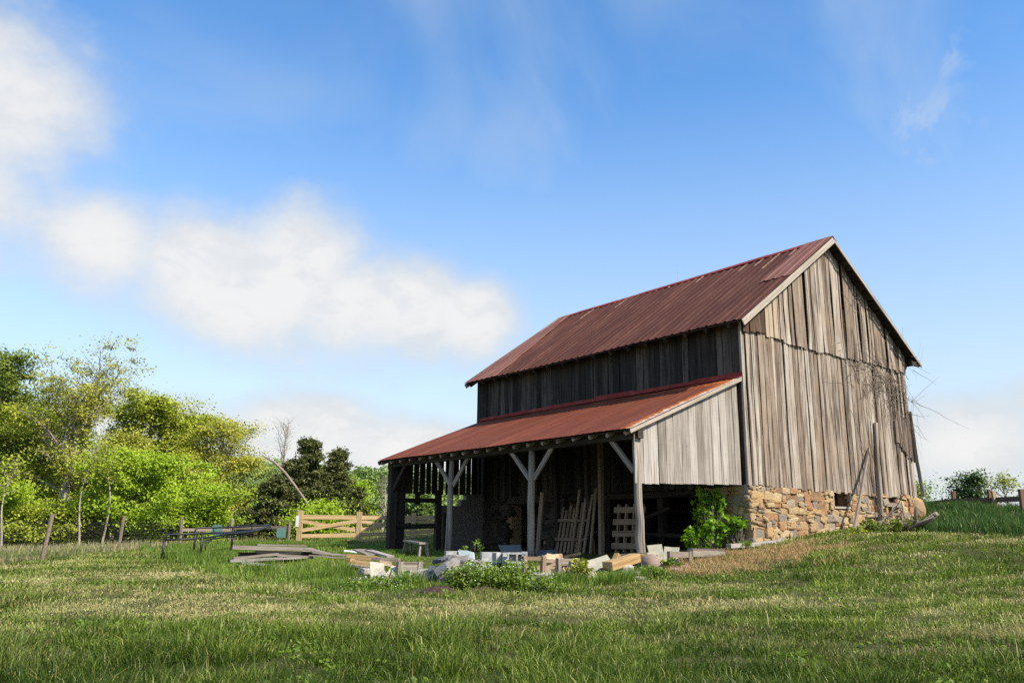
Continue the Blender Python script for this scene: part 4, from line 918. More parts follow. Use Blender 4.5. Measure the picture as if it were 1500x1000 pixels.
# ------------------------------------------------------------------ fences
def fpost(name, u, vt, d, w_, mt, o, lean=0.):
    t = at(u, vt, d); g = Vector((t.x, t.y, h(t.x,t.y)-.2)); g = g+Vector(RT)*lean; mb = MB(); mb.tube([g, g.lerp(t,.5)+Vector((random.uniform(-.01,.01),0,0)), t], [w_*1.05,w_,w_*.97], 7, rough=.05) if mt is M['fencepost'] else mb.beam(g, t, w_, w_, up=SD); return mb.build(name, mt, o)
random.seed(61)
o = root('wire_fence', hd(150,32), 'old field fence of grey round posts and woven wire along the meadow', 'fence')
FPs = [(-90,745,22.5,0),(77,752,27.2,-.16),(182,755,35.5,-.1),(267,756.5,41,0),(340,760,42,0),(425,764,40.5,-.05)]
tops = []
for u, vt, d, ln in FPs: fpost('post', u, vt, d, .062 if d < 38 else .07, M['fencepost'], o, ln); tops.append(at(u,vt,d))
for i in range(len(tops)-1):
    a, b = tops[i], tops[i+1]
    if i < 3:
        mb = MB()
        for k in range(8):
            mb.tube([(a.x,a.y,h(a.x,a.y)+.06+.145*k),((a.x+b.x)/2,(a.y+b.y)/2,h((a.x+b.x)/2,(a.y+b.y)/2)+.05+.143*k),(b.x,b.y,h(b.x,b.y)+.06+.145*k)], [.0035]*3, 3, False)
        n = int((b-a).length/.18)
        for k in range(n):
            q = a.lerp(b, k/n); g = h(q.x,q.y); mb.tube([(q.x,q.y,g+.06),(q.x,q.y,g+1.08)], [.003]*2, 3, False)
        mb.build('woven_wire', M['wire'], o)
    if i >= 3:
        mb = MB(); za, zb = h(a.x,a.y), h(b.x,b.y); mb.beam((a.x,a.y,za+.72),(b.x,b.y,zb+.62),.05,.13); mb.build('rail', M['fencepost'], o)
for u, v, w2 in ((318,776,.45),(412,780,.42)):
    c = at(u,v,40.2); m3 = Matrix.Rotation(-YAW+.15,3,'Z'); mb = MB(); s_ = w2
    ring = [Vector((x_*s_/2,0,z_*s_/2)) for x_, z_ in ((-.75,-1),(.75,-1),(1,-.7),(1,.7),(.75,1),(-.75,1),(-1,.7),(-1,-.7))]
    mb.ring_loft([[c+m3@(q+Vector((0,.02,0))) for q in ring],[c+m3@q for q in ring]], [k*.1 for k in range(9)], [0,.02])
    solo(mb, 'fence_sign', M['sign'], 'teal sign hung on the fence rail behind the black tube frame' if u < 400 else 'teal sign hung on the fence rail left of the new gate', 'sign')
o = root('wooden_fence', hd(520,37), 'new golden wooden fence of cross braced panels left of the lean-to', 'fence')
GF = [(440.5,747,36.0),(527,749,36.6),(606,750.5,37.4),(690,752,38.3),(770,753,39)]
tp = [at(*q) for q in GF]; gg = [Vector((q.x,q.y,h(q.x,q.y))) for q in tp]; HT = tp[0].z-gg[0].z
for q, g in zip(tp, gg): mb = MB(); mb.beam(g-Vector((0,0,.2)), q, .19,.19, up=SD); mb.build('post', M['golden'], o)
for i in range(4):
    a, b, ga, gb = tp[i], tp[i+1], gg[i], gg[i+1]; fw = -Vector(SD)*.03
    Z = lambda p_, t_, f_: Vector((p_.x,p_.y,f_.z+(p_.z-f_.z)*t_))
    for t_, hgt in ((.80,.17),(.22,.16),(.0,.14)):
        mb = MB(); mb.beam(Z(a,t_,ga), Z(b,t_,gb), .05, hgt); mb.build('rail', M['golden'], o)
    mb = MB(); mb.beam(Z(a,.68,ga)-fw, Z(b,.36,gb)-fw, .04,.14); mb.build('brace', M['golden'], o)
    mb = MB(); mb.beam(Z(a,.38,ga)+fw, Z(b,.70,gb)+fw, .04,.14); mb.build('brace', M['golden'], o)
c = at(435.5,763,35.9); mb = MB(); mb.box(c, (.12,.03,.44), Matrix.Rotation(-YAW,3,'Z')); solo(mb, 'gate_sign', M['white'], 'narrow pale sheet fixed beside the first post of the new fence', 'sign')
o = root('rail_fence', hd(1440,34), 'brown rail fence on the grassy bank right of the barn', 'fence')
RF = [(1340,740,37),(1396,719,35.5),(1449,717,34),(1530,712,31),(1600,708,29)]
tp = [at(*q) for q in RF]
for q in tp: mb = MB(); g = Vector((q.x,q.y,min(h(q.x,q.y),q.z-.4)-.2)); mb.beam(g, q, .12,.12, up=SD); mb.build('post', M['railr'], o)
q = at(1455,719,33.6); mb = MB(); g = Vector((q.x,q.y,q.z-1.4))+Vector(RT)*.1; mb.beam(g, q, .12,.1, up=SD); mb.build('post', M['golden'], o)
for i in range(4):
    for dz_, hg in ((-.35,.17),(-.80,.15)):
        mb = MB(); mb.beam(tp[i]+Vector((0,0,dz_+(.35 if i == 0 else 0))), tp[i+1]+Vector((0,0,dz_)), .05, hg); mb.build('rail', M['railr'], o)
q = at(1496,716,30); mb = MB(); mb.beam((q.x,q.y,q.z-1.2), q, .15,.13, up=SD); mb.build('post', M['railr'], o)
# utility pole
o = root('utility_pole', hd(541,95), 'slim pale utility pole with a lamp standing before the far woods', 'utility pole')
t = at(541,724,95); mb = MB(); mb.tube([(t.x,t.y,h(t.x,t.y)-.2),t],[.15,.11],8); mb.build('shaft', M['white'], o, True)
mb = MB(); a = at(537,731,94.8); mb.beam(a, at(541.5,731,95), .1,.1); rstone(mb, a, (.35,.35,.3), None, 3, 2.4, .02); mb.build('lamp', M['white'], o)

# ------------------------------------------------------------------ trees
def leaves_np(name, C, size, mt, parent, flat=.5, tint=None, rg=RG, droop=0., asp=1.5, lit=(0.,0.,0.)):
    """a leaf-sized bent quad at every point of C"""
    n = len(C); nrm = rg.normal(size=(n,3))*.8; nrm[:,2] = np.abs(nrm[:,2])+flat; nrm += np.array(lit); nrm /= np.linalg.norm(nrm, axis=1)[:,None]
    t = rg.normal(size=(n,3)); t[:,2] -= droop; t -= nrm*(t*nrm).sum(1)[:,None]; t /= np.linalg.norm(t, axis=1)[:,None]; b = np.cross(nrm, t)
    s = (size*rg.uniform(.6,1.35,n))[:,None]; tl = t*s*asp/2; bw = b*s/2
    V = np.stack([C-tl, C+bw*.9-nrm*s*.08, C+tl-nrm*s*.12, C-bw*.9-nrm*s*.08], 1).reshape(-1,3)
    F = np.arange(n*4).reshape(-1,4)
    ti = np.repeat(np.clip(tint if tint is not None else rg.random(n), 0, 1), 4)
    return np_mesh(name, V, [F], mt, parent, {'tint': ti})
def tree(name, label, u, d, H, cw, cb, leafm, seed, n_leaf=9000, lsize=.2, limbs=18, barkm='bark', shape='round', upsw=.5, r0=None, lean=(0,0), clump=.55, cat='tree', group='trees along the left edge of the meadow', bare=0., trunk_top=.9, flat=.25, spread=.42, base=None, twist=.25, keep=.5, asp=1.5):
    rd = random.Random(seed); rg = np.random.default_rng(seed); g = base or hd(u, d); o = root(name, g, label, cat, group)
    r0 = r0 or H*.016+.03; mb = MB(); st = random.getstate(); random.seed(seed)
    tp = []; nT = 10
    wx, wy = rd.uniform(0,6), rd.uniform(0,6)
    def trunk(t): return Vector((g.x+lean[0]*t*t*H+twist*sin(wx+t*4)*t, g.y+lean[1]*t*t*H+twist*sin(wy+t*4)*t, g.z-.15+t*H*trunk_top))
    mb.tube([trunk(i/nT) for i in range(nT+1)], [r0*(1.15 if i == 0 else 1)*(1-.93*(i/nT)**.9) for i in range(nT+1)], 8, rough=.08)
    pts = []; wts = []
    def prof(s):
        return {'round':(max(0,1-abs(2*s-.85)**2.4))**.6*.96+.06, 'cone':(1-s)**1.05+.04, 'vase':.45+.6*s if s < .72 else .88*(1-((s-.72)/.28)**2)+.12, 'oval':sin(pi*min(1,max(0,.12+.83*s)))**.7}[shape]
    for i in range(limbs):
        s = (i+rd.random())/limbs; z = cb+(1-cb)*s*.97; t = min(.98, z/trunk_top*.86 if shape != 'cone' else z/trunk_top*.98)
        p0 = trunk(max(.05,t)); an = i*2.4+rd.uniform(-.5,.5); L = cw/2*prof(s)*(rd.uniform(.72,1.15) if shape != 'cone' else rd.uniform(.45,1.35))
        e0 = upsw*rd.uniform(.6,1.4)+(.5*s if shape != 'cone' else -.1); d_ = Vector((cos(an)*cos(e0), sin(an)*cos(e0), sin(e0)))
        P = [p0]; ns = 6
        for k in range(ns): d_ = (d_+Vector((rd.uniform(-.22,.22),rd.uniform(-.22,.22),rd.uniform(-.12,.16) if shape != 'cone' else rd.uniform(-.16,.1)))).normalized(); P.append(P[-1]+d_*L/ns)
        rl = max(.012, r0*.42*(1-.75*s)*(.5+.5*L/(cw/2)))
        mb.tube(P, [rl*(1-.85*k/ns) for k in range(ns+1)], 5, False)
        for k in range(2, ns+1):
            for q in range(2):
                f = rd.random(); p = P[k-1].lerp(P[k], f); td = (d_+Vector((rd.uniform(-1,1),rd.uniform(-1,1),rd.uniform(-.4,.7)))).normalized(); tl = L*rd.uniform(.14,.34)+.25
                e = p+td*tl; m_ = p+td*tl*.5+Vector((rd.uniform(-.1,.1),rd.uniform(-.1,.1),rd.uniform(0,.12)))
                mb.tube([p,m_,e], [max(.007,rl*.3),max(.006,rl*.2),.004], 3, False)
                if rd.random() >= bare:
                    for w_, fr in ((.8,.55),(1.,1.)): pts.append(tuple(p.lerp(e,fr))); wts.append(w_*(.5+tl))
            pts.append(tuple(P[k])); wts.append(.5 if bare < .3 else .1)
    random.setstate(st); pts = np.array(pts); G = np.array(g); V = np.array(mb.v)
    fz = H/max(.1, np.percentile(pts[:,2],99)+clump*spread-G[2]); lat = np.abs((pts-G)@np.array(SR)); fx = min(1.25, max(.4, cw/2/(np.percentile(lat,95)+clump*spread)))
    for q_ in (pts, V):
        q_[:,:2] = G[:2]+(q_[:,:2]-G[:2])*fx; q_[:,2] = G[2]+(q_[:,2]-G[2])*fz
    mb.v = [tuple(q_) for q_ in V]; mb.build('trunk', M[barkm], o, True)
    n_leaf = int(n_leaf*2.8); wts = np.array(wts)*(rg.random(len(wts)) < keep)+1e-9; pk = rg.choice(len(pts), n_leaf, p=wts/wts.sum()); ct = rg.normal(.5,.17,len(pts))
    off = rg.normal(size=(n_leaf,3))*clump*np.array([1,1,.45])*np.clip(rg.lognormal(0,.35,len(pts)),.4,1.8)[pk][:,None]*spread*2
    leaves_np('crown', pts[pk]+off, np.full(n_leaf, lsize*.52), M[leafm], o, flat, ct[pk]+rg.normal(0,.13,n_leaf), rg, 0., asp, (.08,-.5,.25) if shape != 'cone' else (0,0,0))
    return o
def px_h(u, vt, d): g = hd(u, d); return at(u, vt, d).z-g.z          # height so that the top shows at row vt
def TR(name, label, u, vt, d, wpx, cb, leafm, seed, **k): return tree(name, label, u, d, px_h(u,vt,d)*k.pop('hs',1.0), wpx*d/FOC*1.05*k.pop('ws',1.), cb, leafm, seed, **k)
TR('tall_tree','tall half bare tree with spreading grey limbs, highest on the left',92,500,54,235,.34,'lf_olive',101,n_leaf=6200,lsize=.18,limbs=34,shape='vase',upsw=.95,r0=.36,clump=.36,bare=.3,barkm='barkpale',trunk_top=.8,keep=.7)
TR('dark_tree','deep green tall tree cut by the left photo edge',-22,512,62,140,.2,'lf_dark',102,n_leaf=12000,lsize=.24,limbs=26,shape='oval',upsw=.5,r0=.34)
TR('broadleaf_tree','yellowish leafy tree at the far left below the tall half bare tree',22,596,60,120,.2,'lf_mid',103,n_leaf=11000,lsize=.2,limbs=24,shape='oval',upsw=.25,keep=.4)
TR('broadleaf_tree','bright leafy tree with rounded top right of the tall half bare tree',203,572,60,105,.3,'lf_mid',104,n_leaf=10000,lsize=.22,limbs=22,shape='oval',upsw=.65,clump=.45,keep=.45)
TR('broadleaf_tree','mid green tree between the bright rounded top and the yellow tree',252,603,62,85,.25,'lf_mid',105,n_leaf=8500,lsize=.21,limbs=20,shape='oval',upsw=.6,clump=.45,keep=.45)
TR('broadleaf_tree','lower mid green tree filling the gap right of the tall half bare trunk',163,632,58,70,.25,'lf_olive',151,n_leaf=7000,lsize=.19,limbs=22,shape='oval',upsw=.4,clump=.42,keep=.4,barkm='barkpale')
TR('yellow_tree','loose yellow green tree at the right end of the left woods',310,612,56,105,.1,'lf_yel',106,n_leaf=9000,lsize=.17,limbs=34,shape='oval',upsw=.4,clump=.42,keep=.4)
TR('round_maple','dense bright green round tree standing forward of the left woods',212,662,47,150,.02,'lf_bright',107,n_leaf=16000,lsize=.18,limbs=38,shape='oval',upsw=.2,clump=.36,r0=.14,keep=.45)
TR('understory_tree','low bright bush at the wood edge behind the first fence post',112,737,48,80,.03,'lf_mid',108,n_leaf=7000,lsize=.18,limbs=20,shape='round',upsw=.25,r0=.09,cat='bush',clump=.38)
TR('understory_tree','low spreading bush at the far left wood edge',4,706,49,110,.02,'lf_bright',109,n_leaf=9000,lsize=.18,limbs=22,shape='round',upsw=.2,r0=.1,cat='bush',clump=.4,keep=.4)
TR('understory_tree','small leafy bush low at the wood edge, left of the first fence post',52,738,47,70,.02,'lf_mid',152,n_leaf=5000,lsize=.17,limbs=18,shape='round',upsw=.25,r0=.08,cat='bush',clump=.36)
TR('understory_tree','small leafy tree with pale stem between the first two fence posts',140,668,54,58,.25,'lf_mid',110,n_leaf=5000,lsize=.18,limbs=20,shape='oval',upsw=.4,r0=.13,barkm='barkpale',clump=.4,keep=.4)
TR('understory_tree','bright low bush behind the second fence post and right of the round maple',288,726,46,70,.02,'lf_bright',111,n_leaf=5000,lsize=.17,limbs=18,shape='round',upsw=.2,r0=.08,cat='bush',clump=.36)
for u, vt, d, lab, sd in ((118,640,45,'thin pale trunk left of the two fence posts with little foliage',120),(150,640,45,'slim pale trunk rising between the fence posts',121),(4,660,45,'slim pale trunk at the far left edge of the woods',122)):
    TR('slim_tree',lab,u,vt,d,36,.62,'lf_mid',sd,n_leaf=230,lsize=.17,limbs=9,shape='oval',upsw=.6,r0=.075,barkm='barkpale',twist=.5,group=None)
TR('pale_tree','pale green open tree with a light trunk left of the dark cedar',362,672,66,80,.25,'lf_far',112,n_leaf=7000,lsize=.2,limbs=20,shape='oval',upsw=.5,barkm='barkpale',r0=.22)
TR('pale_tree','hazy green tree behind the pale trunked tree left of the cedar',392,676,90,80,.1,'lf_far',113,n_leaf=8000,lsize=.26,limbs=20,shape='round',upsw=.4)
TR('broadleaf_tree','bright green tree just right of the dark cedars',505,703,78,52,.1,'lf_bright',114,n_leaf=7000,lsize=.24,limbs=18,shape='oval',upsw=.4,group=None)
TR('green_bush','small bright bush behind the new fence below the cedars',463,735,44,50,.02,'lf_bright',115,n_leaf=4000,lsize=.16,limbs=14,shape='round',upsw=.3,r0=.05,cat='bush',group=None)
def cedar(label, u, vt, d, wpx, seed, n, cb=.02): return tree('cedar_tree', label, u, d, px_h(u,vt,d), wpx*d/FOC, cb, 'lf_cedar', seed, n_leaf=n, lsize=.17, limbs=52, shape='cone', keep=.8, upsw=.28, clump=.15, cat='cedar', group='dark cedars behind the new fence', trunk_top=.9, r0=.2, spread=.42, flat=.1, twist=.15, asp=2.6)
cedar('biggest dark olive cedar with the highest tip left of the new fence post',450,645,51,88,131,8500)
cedar('broad cedar behind the leaning dead trunk, left of the highest tip',424,678,51.5,90,135,7000)
cedar('narrower pointed cedar at the right shoulder of the biggest one',489,660,52,52,132,4200)
cedar('low spreading cedar at the left foot of the group',402,700,50,85,133,6500)
cedar('low cedar shoulder on the right side of the cedar group',512,716,51,50,134,3500)
TR('bare_tree','slim pale bare tree before the far woods left of the lean-to',560,690,85,52,.3,'lf_far',116,n_leaf=150,lsize=.15,limbs=22,shape='vase',upsw=.8,barkm='barkpale',r0=.16,bare=.9,group=None)
TR('bare_tree','bare twiggy crown rising behind the leaning dead trunk',412,614,55,66,.5,'lf_far',117,n_leaf=60,lsize=.1,limbs=18,shape='vase',upsw=1.1,barkm='barkpale',r0=.12,bare=.95,group=None)
# the snapped trunk leaning left in front of the cedar
d = 46.5; mb = MB(); mb.tube([at(u,v,d) for u,v in ((462,764),(456,750),(448,733.5),(438,719.5),(428,706),(417.5,692),(403,677.5),(391,670.5),(384,667))], [.075,.07,.078,.07,.068,.07,.066,.06,.02], 8, rough=.18)
for (u, v), (u2, v2) in (((430,708),(421,706)),((395,672),(393,666)),((452,742),(472,731)),((438,720),(428,713)),((448,733),(440,731)),((410,684),(404,690))): mb.tube([at(u,v,d),at((u+u2)/2,(v+v2)/2-1,d),at(u2,v2,d)], [.04,.025,.01], 5)
solo(mb, 'leaning_dead_trunk', M['deadtrunk'], 'snapped dead trunk leaning left against the dark cedar', 'dead tree', smooth=True)
# right side, beyond the rail fence
KR = dict(group='trees beyond the rail fence on the right', barkm='bark')
TR('broadleaf_tree','dark blue green tree beyond the rail fence, wider of the two',1430,692,62,42,.1,'lf_right',141,n_leaf=1500,lsize=.24,limbs=18,keep=.4,shape='oval',upsw=.4,clump=.4,base=Vector(at(1427,752,62)),**KR,hs=1)
TR('young_tree','thin sparse young tree beyond the rail fence, right of the dark one',1477,690,60,38,.25,'lf_mid',142,n_leaf=260,lsize=.2,limbs=12,shape='round',upsw=.6,clump=.35,base=Vector(at(1477,752,60)),r0=.07,group=None)
TR('green_bush','pale green bush peeking out behind the right barn corner',1346,714,52,16,.02,'lf_weed',143,n_leaf=700,lsize=.17,limbs=12,shape='round',upsw=.4,cat='bush',base=Vector(at(1345,742,52)),r0=.06,group=None)
# woods seen as one mass: behind the left trees and over the far hill
def woods(name, spots, seed, mt, lsize, per):
    rg = np.random.default_rng(seed); C = []; ti = []
    for (x, y, hgt, rad) in spots:
        z = h(x, y); k = int(per*rad*rad); nl = 7
        lob = np.stack([rg.normal(0,.42,nl)*rad, rg.normal(0,.42,nl)*rad, rg.uniform(.2,.8,nl)*hgt], 1); pk = rg.integers(0,nl,k)
        v = rg.normal(size=(k,3)); v /= np.linalg.norm(v,axis=1)[:,None]; v *= (rg.random(k)**.4)[:,None]*rad*.58
        p = lob[pk]+v*np.array([1,1,.9])+np.array([x,y,z]); C.append(p); ti.append(rg.normal(.5,.2)+rg.normal(0,.13,k))
    C = np.concatenate(C); o = leaves_np(name, C, np.full(len(C), lsize), M[mt], None, .6, np.concatenate(ti), rg); return tag(o, kind='stuff')
rg = np.random.default_rng(77); sp = []
for k in range(46):
    u = rg.uniform(-130,345); d = rg.uniform(66,84); p = hd(u, d); sp.append((p.x,p.y,rg.uniform(5.5,8.5) if u < 230 else rg.uniform(3.5,6),rg.uniform(1.8,2.8)))
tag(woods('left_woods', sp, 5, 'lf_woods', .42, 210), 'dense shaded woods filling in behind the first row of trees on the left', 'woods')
sp = []
for k in range(120):
    u = rg.uniform(340,665); d = rg.uniform(105,230); p = hd(u, d); sp.append((p.x,p.y,rg.uniform(6.5,9.5)+ (d-105)*.03, rg.uniform(3.2,5.5)))
for k in range(26):
    u = rg.uniform(505,665); d = rg.uniform(86,104); p = hd(u, d); sp.append((p.x,p.y,rg.uniform(2.5,4.5), rg.uniform(2,3.2)))
tag(woods('far_woods', sp, 6, 'lf_far', .36, 150), 'pale green far woods on the rise beyond the new fence', 'woods')

# ------------------------------------------------------------------ shrub at the stone corner, wildflowers, weeds
def shrub(name, label, blobs, leafm, seed, lsize, cat, nst=8, stem='bark', group=None, flat=.3, flowers=0):
    rg = np.random.default_rng(seed); rd = random.Random(seed); c0 = blobs[0][0]; g = Vector((c0[0],c0[1],h(c0[0],c0[1]))); o = root(name, g, label, cat, group)
    C = []; T_ = []; mb = MB(); st = random.getstate(); random.seed(seed)
    for c, r, n in blobs:
        c = np.array(c); k = max(4, n//14); sub = rg.normal(size=(k,3)); sub /= np.linalg.norm(sub,axis=1)[:,None]; sub = c+sub*np.array(r)*(rg.random(k)**.4)[:,None]
        pk = rg.integers(0,k,n); C.append(sub[pk]+rg.normal(size=(n,3))*np.array(r)*.15); T_.append(rg.normal(.5,.18,k)[pk]+rg.normal(0,.14,n))
        for q in sub[:nst*3]:
            if q[2] > g.z+.1: mb.tube([(g.x+rd.uniform(-.12,.12),g.y+rd.uniform(-.1,.1),g.z-.05),tuple(np.array([g.x,g.y,g.z])*.4+q*.6+rg.normal(0,.05,3)),tuple(q)], [.014,.009,.004], 4, False)
    random.setstate(st); mb.build('stem', M[stem], o)
    C = np.concatenate(C); C[:,2] = np.maximum(C[:,2], hh(C[:,0],C[:,1])+.03); leaves_np('foliage', C, np.full(len(C),lsize), M[leafm], o, flat, np.concatenate(T_), rg)
    if flowers:
        i = np.argsort(C[:,2]+rg.normal(0,.1,len(C)))[-flowers*3:]; F_ = C[rg.choice(i, flowers, False)]+np.array([0,0,.04]); tag(leaves_np('flowers', F_, np.full(flowers,.022), M['flower'], o, 2., None, rg, asp=1.), kind='stuff')
    return o
def bl(u, v, d, r, n): p = at(u,v,d); return ((p.x,p.y,p.z), r, n)
dS = gdist(1040,812)+.7
shrub('leafy_shrub','vivid green leafy shrub growing under the lean-to beside the stone corner',[bl(1040,780,dS,(.38,.36,.5),600),bl(1030,735,dS,(.32,.28,.42),420),bl(1016,790,dS-.2,(.36,.28,.28),360),bl(1052,738,dS+.1,(.22,.22,.36),250)],'lf_vine',201,.088,'shrub')
shrub('leafy_shrub','smaller bright shrub climbing the stone corner, right of the big one',[bl(1082,770,dS+.1,(.3,.25,.3),210),bl(1095,745,dS+.25,(.2,.2,.3),160),bl(1068,775,dS,(.25,.25,.3),170)],'lf_vine',202,.08,'shrub')
d = gdist(700,866)
K = dict(group='white flowering weeds before the lean-to')
for k, (u, v, dd, r, n, lab) in enumerate(((688,846,.4,(.4,.4,.24),1300,'white flowering weed clump right beside the rubble heap'),(706,847,.4,(.45,.4,.25),1800,'largest white flowering weed clump, left of the tall sedge'),(750,846,.35,(.38,.35,.27),1700,'white flowering weed clump right of the tall sedge under the cinder blocks'),(560,858,.9,(.8,.5,.16),1500,'low white flowering weeds spreading before the cream slab'),(796,858,.0,(.35,.3,.12),600,'weed clump at the right end by the flat stone stack'))):
    shrub('wildflower_clump', lab, [bl(u,v,d+dd,r,n)], 'lf_weed', 210+k, .036, 'weeds', flowers=int(n*.12), **K)
for k, (u, v, d_, r, n, m_, lab) in enumerate(((849,834,gdist(856,848),(.22,.2,.18),420,'lf_olive','reddish green weed clump left of the big lichen slab'),(690,803,gdist(755,842)+2.6,(.3,.28,.22),120,'lf_weed','tall bright weed sprouting behind the clouded sheet'),(962,838,gdist(960,842)-.3,(.3,.25,.12),260,'lf_weed','low weeds around the boulder'),(1278,772,gdist(1278,778),(.6,.3,.2),420,'lf_dark','low broad leaved weeds at the foot of the upright log'),(1318,772,gdist(1318,778)-.2,(.7,.35,.2),480,'lf_dark','low weeds below the fallen log right of the barn'),(1255,778,gdist(1255,783),(.25,.2,.12),160,'lf_mid','small weed tuft at the foot of the leaning timber'),(985,825,gdist(985,835)-.1,(.25,.2,.1),160,'lf_weed','weeds around the grey frame near the boulder'),(1095,798,gdist(1095,803),(.35,.2,.12),200,'lf_weed','weeds sprouting below the stone corner'))):
    shrub('weed_clump', lab, [bl(u,v,d_,r,n)], m_, 230+k, .06, 'weeds', group='weed clumps around the barn')

# ------------------------------------------------------------------ grass
def blades(name, P, Hh, Wd, dirv, lean, tint, dry, mt):
    n = len(P); a = RG.uniform(0,2*pi,n); wv = np.stack([np.cos(a),np.sin(a),0*a],1)*(Wd/2)[:,None]; L = dirv*(lean*Hh)[:,None]; up = np.zeros((n,3)); up[:,2] = 1
    base = P-up*.015; mid = P+up*(Hh*.58)[:,None]+L*.33; z = Hh*np.sqrt(np.clip(1-lean**2*.6,.15,1)); tip = P+up*z[:,None]+L
    V = np.stack([base-wv, base+wv, mid+wv*.8, mid-wv*.8, tip],1).reshape(-1,3); i = np.arange(n)*5
    F4 = np.stack([i,i+1,i+2,i+3],1); F3 = np.stack([i+3,i+2,i+4],1)
    o = np_mesh(name, V, [F4,F3], mt, None, {'tint':np.repeat(np.clip(tint,0,1),5),'dry':np.repeat(np.clip(dry,0,1),5)}); return tag(o, kind='stuff')
def sector(n, r0, r1, p, half=34.5):
    q = RG.random(n); e = 2-p; r = (r0**e+q*(r1**e-r0**e))**(1/e) if abs(e) > 1e-6 else r0*(r1/r0)**q
    a = YAW+np.radians(RG.uniform(-half,half,n)); return CAM[0]+r*np.sin(a), CAM[1]+r*np.cos(a), r
PL = lambda pts: [tuple(gnd(u,v)[:2]) for u, v in pts]
tallz = PL([(205,803),(222,815),(280,832),(330,846),(400,858),(480,868),(600,869),(700,871),(800,866),(900,855),(945,850)])+[(-3.4,-.3),(-3.9,3.9),(-3.9,7.7),(-3.4,11.6),tuple(hd(520,37)[:2]),tuple(hd(441,35.5)[:2]),tuple(hd(330,40)[:2]),tuple(hd(262,40)[:2]),tuple(hd(240,30)[:2])]
bankz = [(8.7,-.3)]+PL([(1330,776),(1372,780),(1420,783),(1500,788),(1600,790)])+[(20,-8),(26,0),(20,8),(9,8)]
straw = PL([(985,850),(1000,822),(1060,812),(1100,806),(1160,800),(1200,795),(1240,805),(1245,822),(1130,832),(1060,846)])
meadz = [tuple(hd(-140,21.5)[:2]),tuple(hd(-60,23.5)[:2]),tuple(hd(77,27.4)[:2]),tuple(hd(182,35.2)[:2]),tuple(hd(267,42)[:2]),tuple(hd(360,44)[:2]),tuple(hd(640,45)[:2]),tuple(hd(760,60)[:2]),tuple(hd(760,120)[:2]),tuple(hd(-140,120)[:2])]
def local(x, y): return (x-CAM[0])*SD[0]+(y-CAM[1])*SD[1], (x-CAM[0])*SR[0]+(y-CAM[1])*SR[1]
def mow(x, y): a, b = local(x,y); return fbm(a*.8+.15*b, b*.36+3, 3), fbm(a*2.2+9, b*.9+5, 2)
inside = lambda x, y: (x > -.05) & (x < 8.35) & (y > .05) & (y < 12)
indoor = lambda x, y: (x > -3.7) & (x < .2) & (y > .6) & (y < 11.3)
HEAPS = [(gnd(u0,866), gnd(u1,866)) for u0, u1 in ((614,676),(683,738))]
def onheap(x, y):
    r_ = np.zeros(len(x), bool)
    for a, b in HEAPS:
        t = np.clip(((x-a.x)*(b.x-a.x)+(y-a.y)*(b.y-a.y))/((b-a).length_squared), 0, 1); r_ |= np.hypot(x-a.x-t*(b.x-a.x), (y-a.y-t*(b.y-a.y))) < .48*np.sin(pi*np.clip(t,.12,.88))**.5
    return r_
# mown lawn, in tufts
NT_ = 108000
x, y, r = sector(NT_, 5.2, 34, 1.45, 46); k = ~(inside(x,y) | inpoly(x,y,tallz) | inpoly(x,y,bankz) | indoor(x,y)); k &= ~(inpoly(x,y,meadz) | onheap(x,y))
x, y, r = x[k], y[k], r[k]; cl_ = vn(x*3.1+11, y*3.1); k = RG.random(len(x)) < np.clip((cl_-.22)*3.2, .12, 1); x, y, r, cl_ = x[k], y[k], r[k], cl_[k]; m1, m2 = mow(x, y); aa, bb = local(x, y); pt = fbm(aa*2.1+3, bb*.75+8, 3); zone = np.clip((r-7.5)/4,0,1)*np.clip((34-r)/6,0,1)
st = inpoly(x+RG.normal(0,.32,len(x)), y+RG.normal(0,.28,len(x)), straw)
dry = np.clip((m1-.555+.16*(zone-.75)+(m2-.5)*.7)*3.6+.10, 0, 1)*np.clip(zone+.10,0,1); dry = np.clip(dry*.75+np.clip((pt-.60)*9,0,1)*np.clip(zone,0,1), 0, 1); dry = np.where(st, np.clip(dry+(fbm(x*1.6,y*1.6,3)-.40)*6,0,1), dry)
per = 11; n = len(x)*per; rep = np.repeat(np.arange(len(x)), per)
spread = .035+.006*r; ox = RG.normal(0,1,n)*spread[rep]; oy = RG.normal(0,1,n)*spread[rep]; px_, py_ = x[rep]+ox, y[rep]+oy; rr = r[rep]
ta = RG.uniform(0,2*pi,len(x)); out = np.stack([ox,oy],1)/(spread[rep][:,None]*1.2)+np.stack([np.cos(ta),np.sin(ta)],1)[rep]*.55+RG.normal(0,.35,(n,2)); nn = np.linalg.norm(out,axis=1)[:,None]+1e-6
dv = np.concatenate([out/nn, np.zeros((n,1))],1); ln = np.clip(np.abs(RG.normal(.75,.32,n)),.05,1.25)
big = fbm(x*.55+40, y*.55, 2)
th = RG.lognormal(0,.38,len(x))*np.where(fbm(x*1.3+3,y*1.3,2) > .54, 1.35, .85)*(.65+.7*cl_)
Hb = (th*(.036+.06*np.clip(big-.30,0,.6)+.034*np.clip((11-r)/4.5,0,1)))[rep]*RG.uniform(.55,1.35,n)*(1-.45*dry[rep]); Wb = .0056*(np.maximum(rr,6)/6)**.9*RG.uniform(.7,1.3,n)
ti = (RG.normal(.5,.20,len(x))+(fbm(x*.3+7,y*.3,2)-.5)*.8+(fbm(x*1.6+2,y*1.6,2)-.5)*.7+(cl_-.6)*.5-.36*np.clip((12-r)/4.5,0,1))[rep]+RG.normal(0,.14,n)  # tint drops towards the camera, foreground shade put into the blade colour
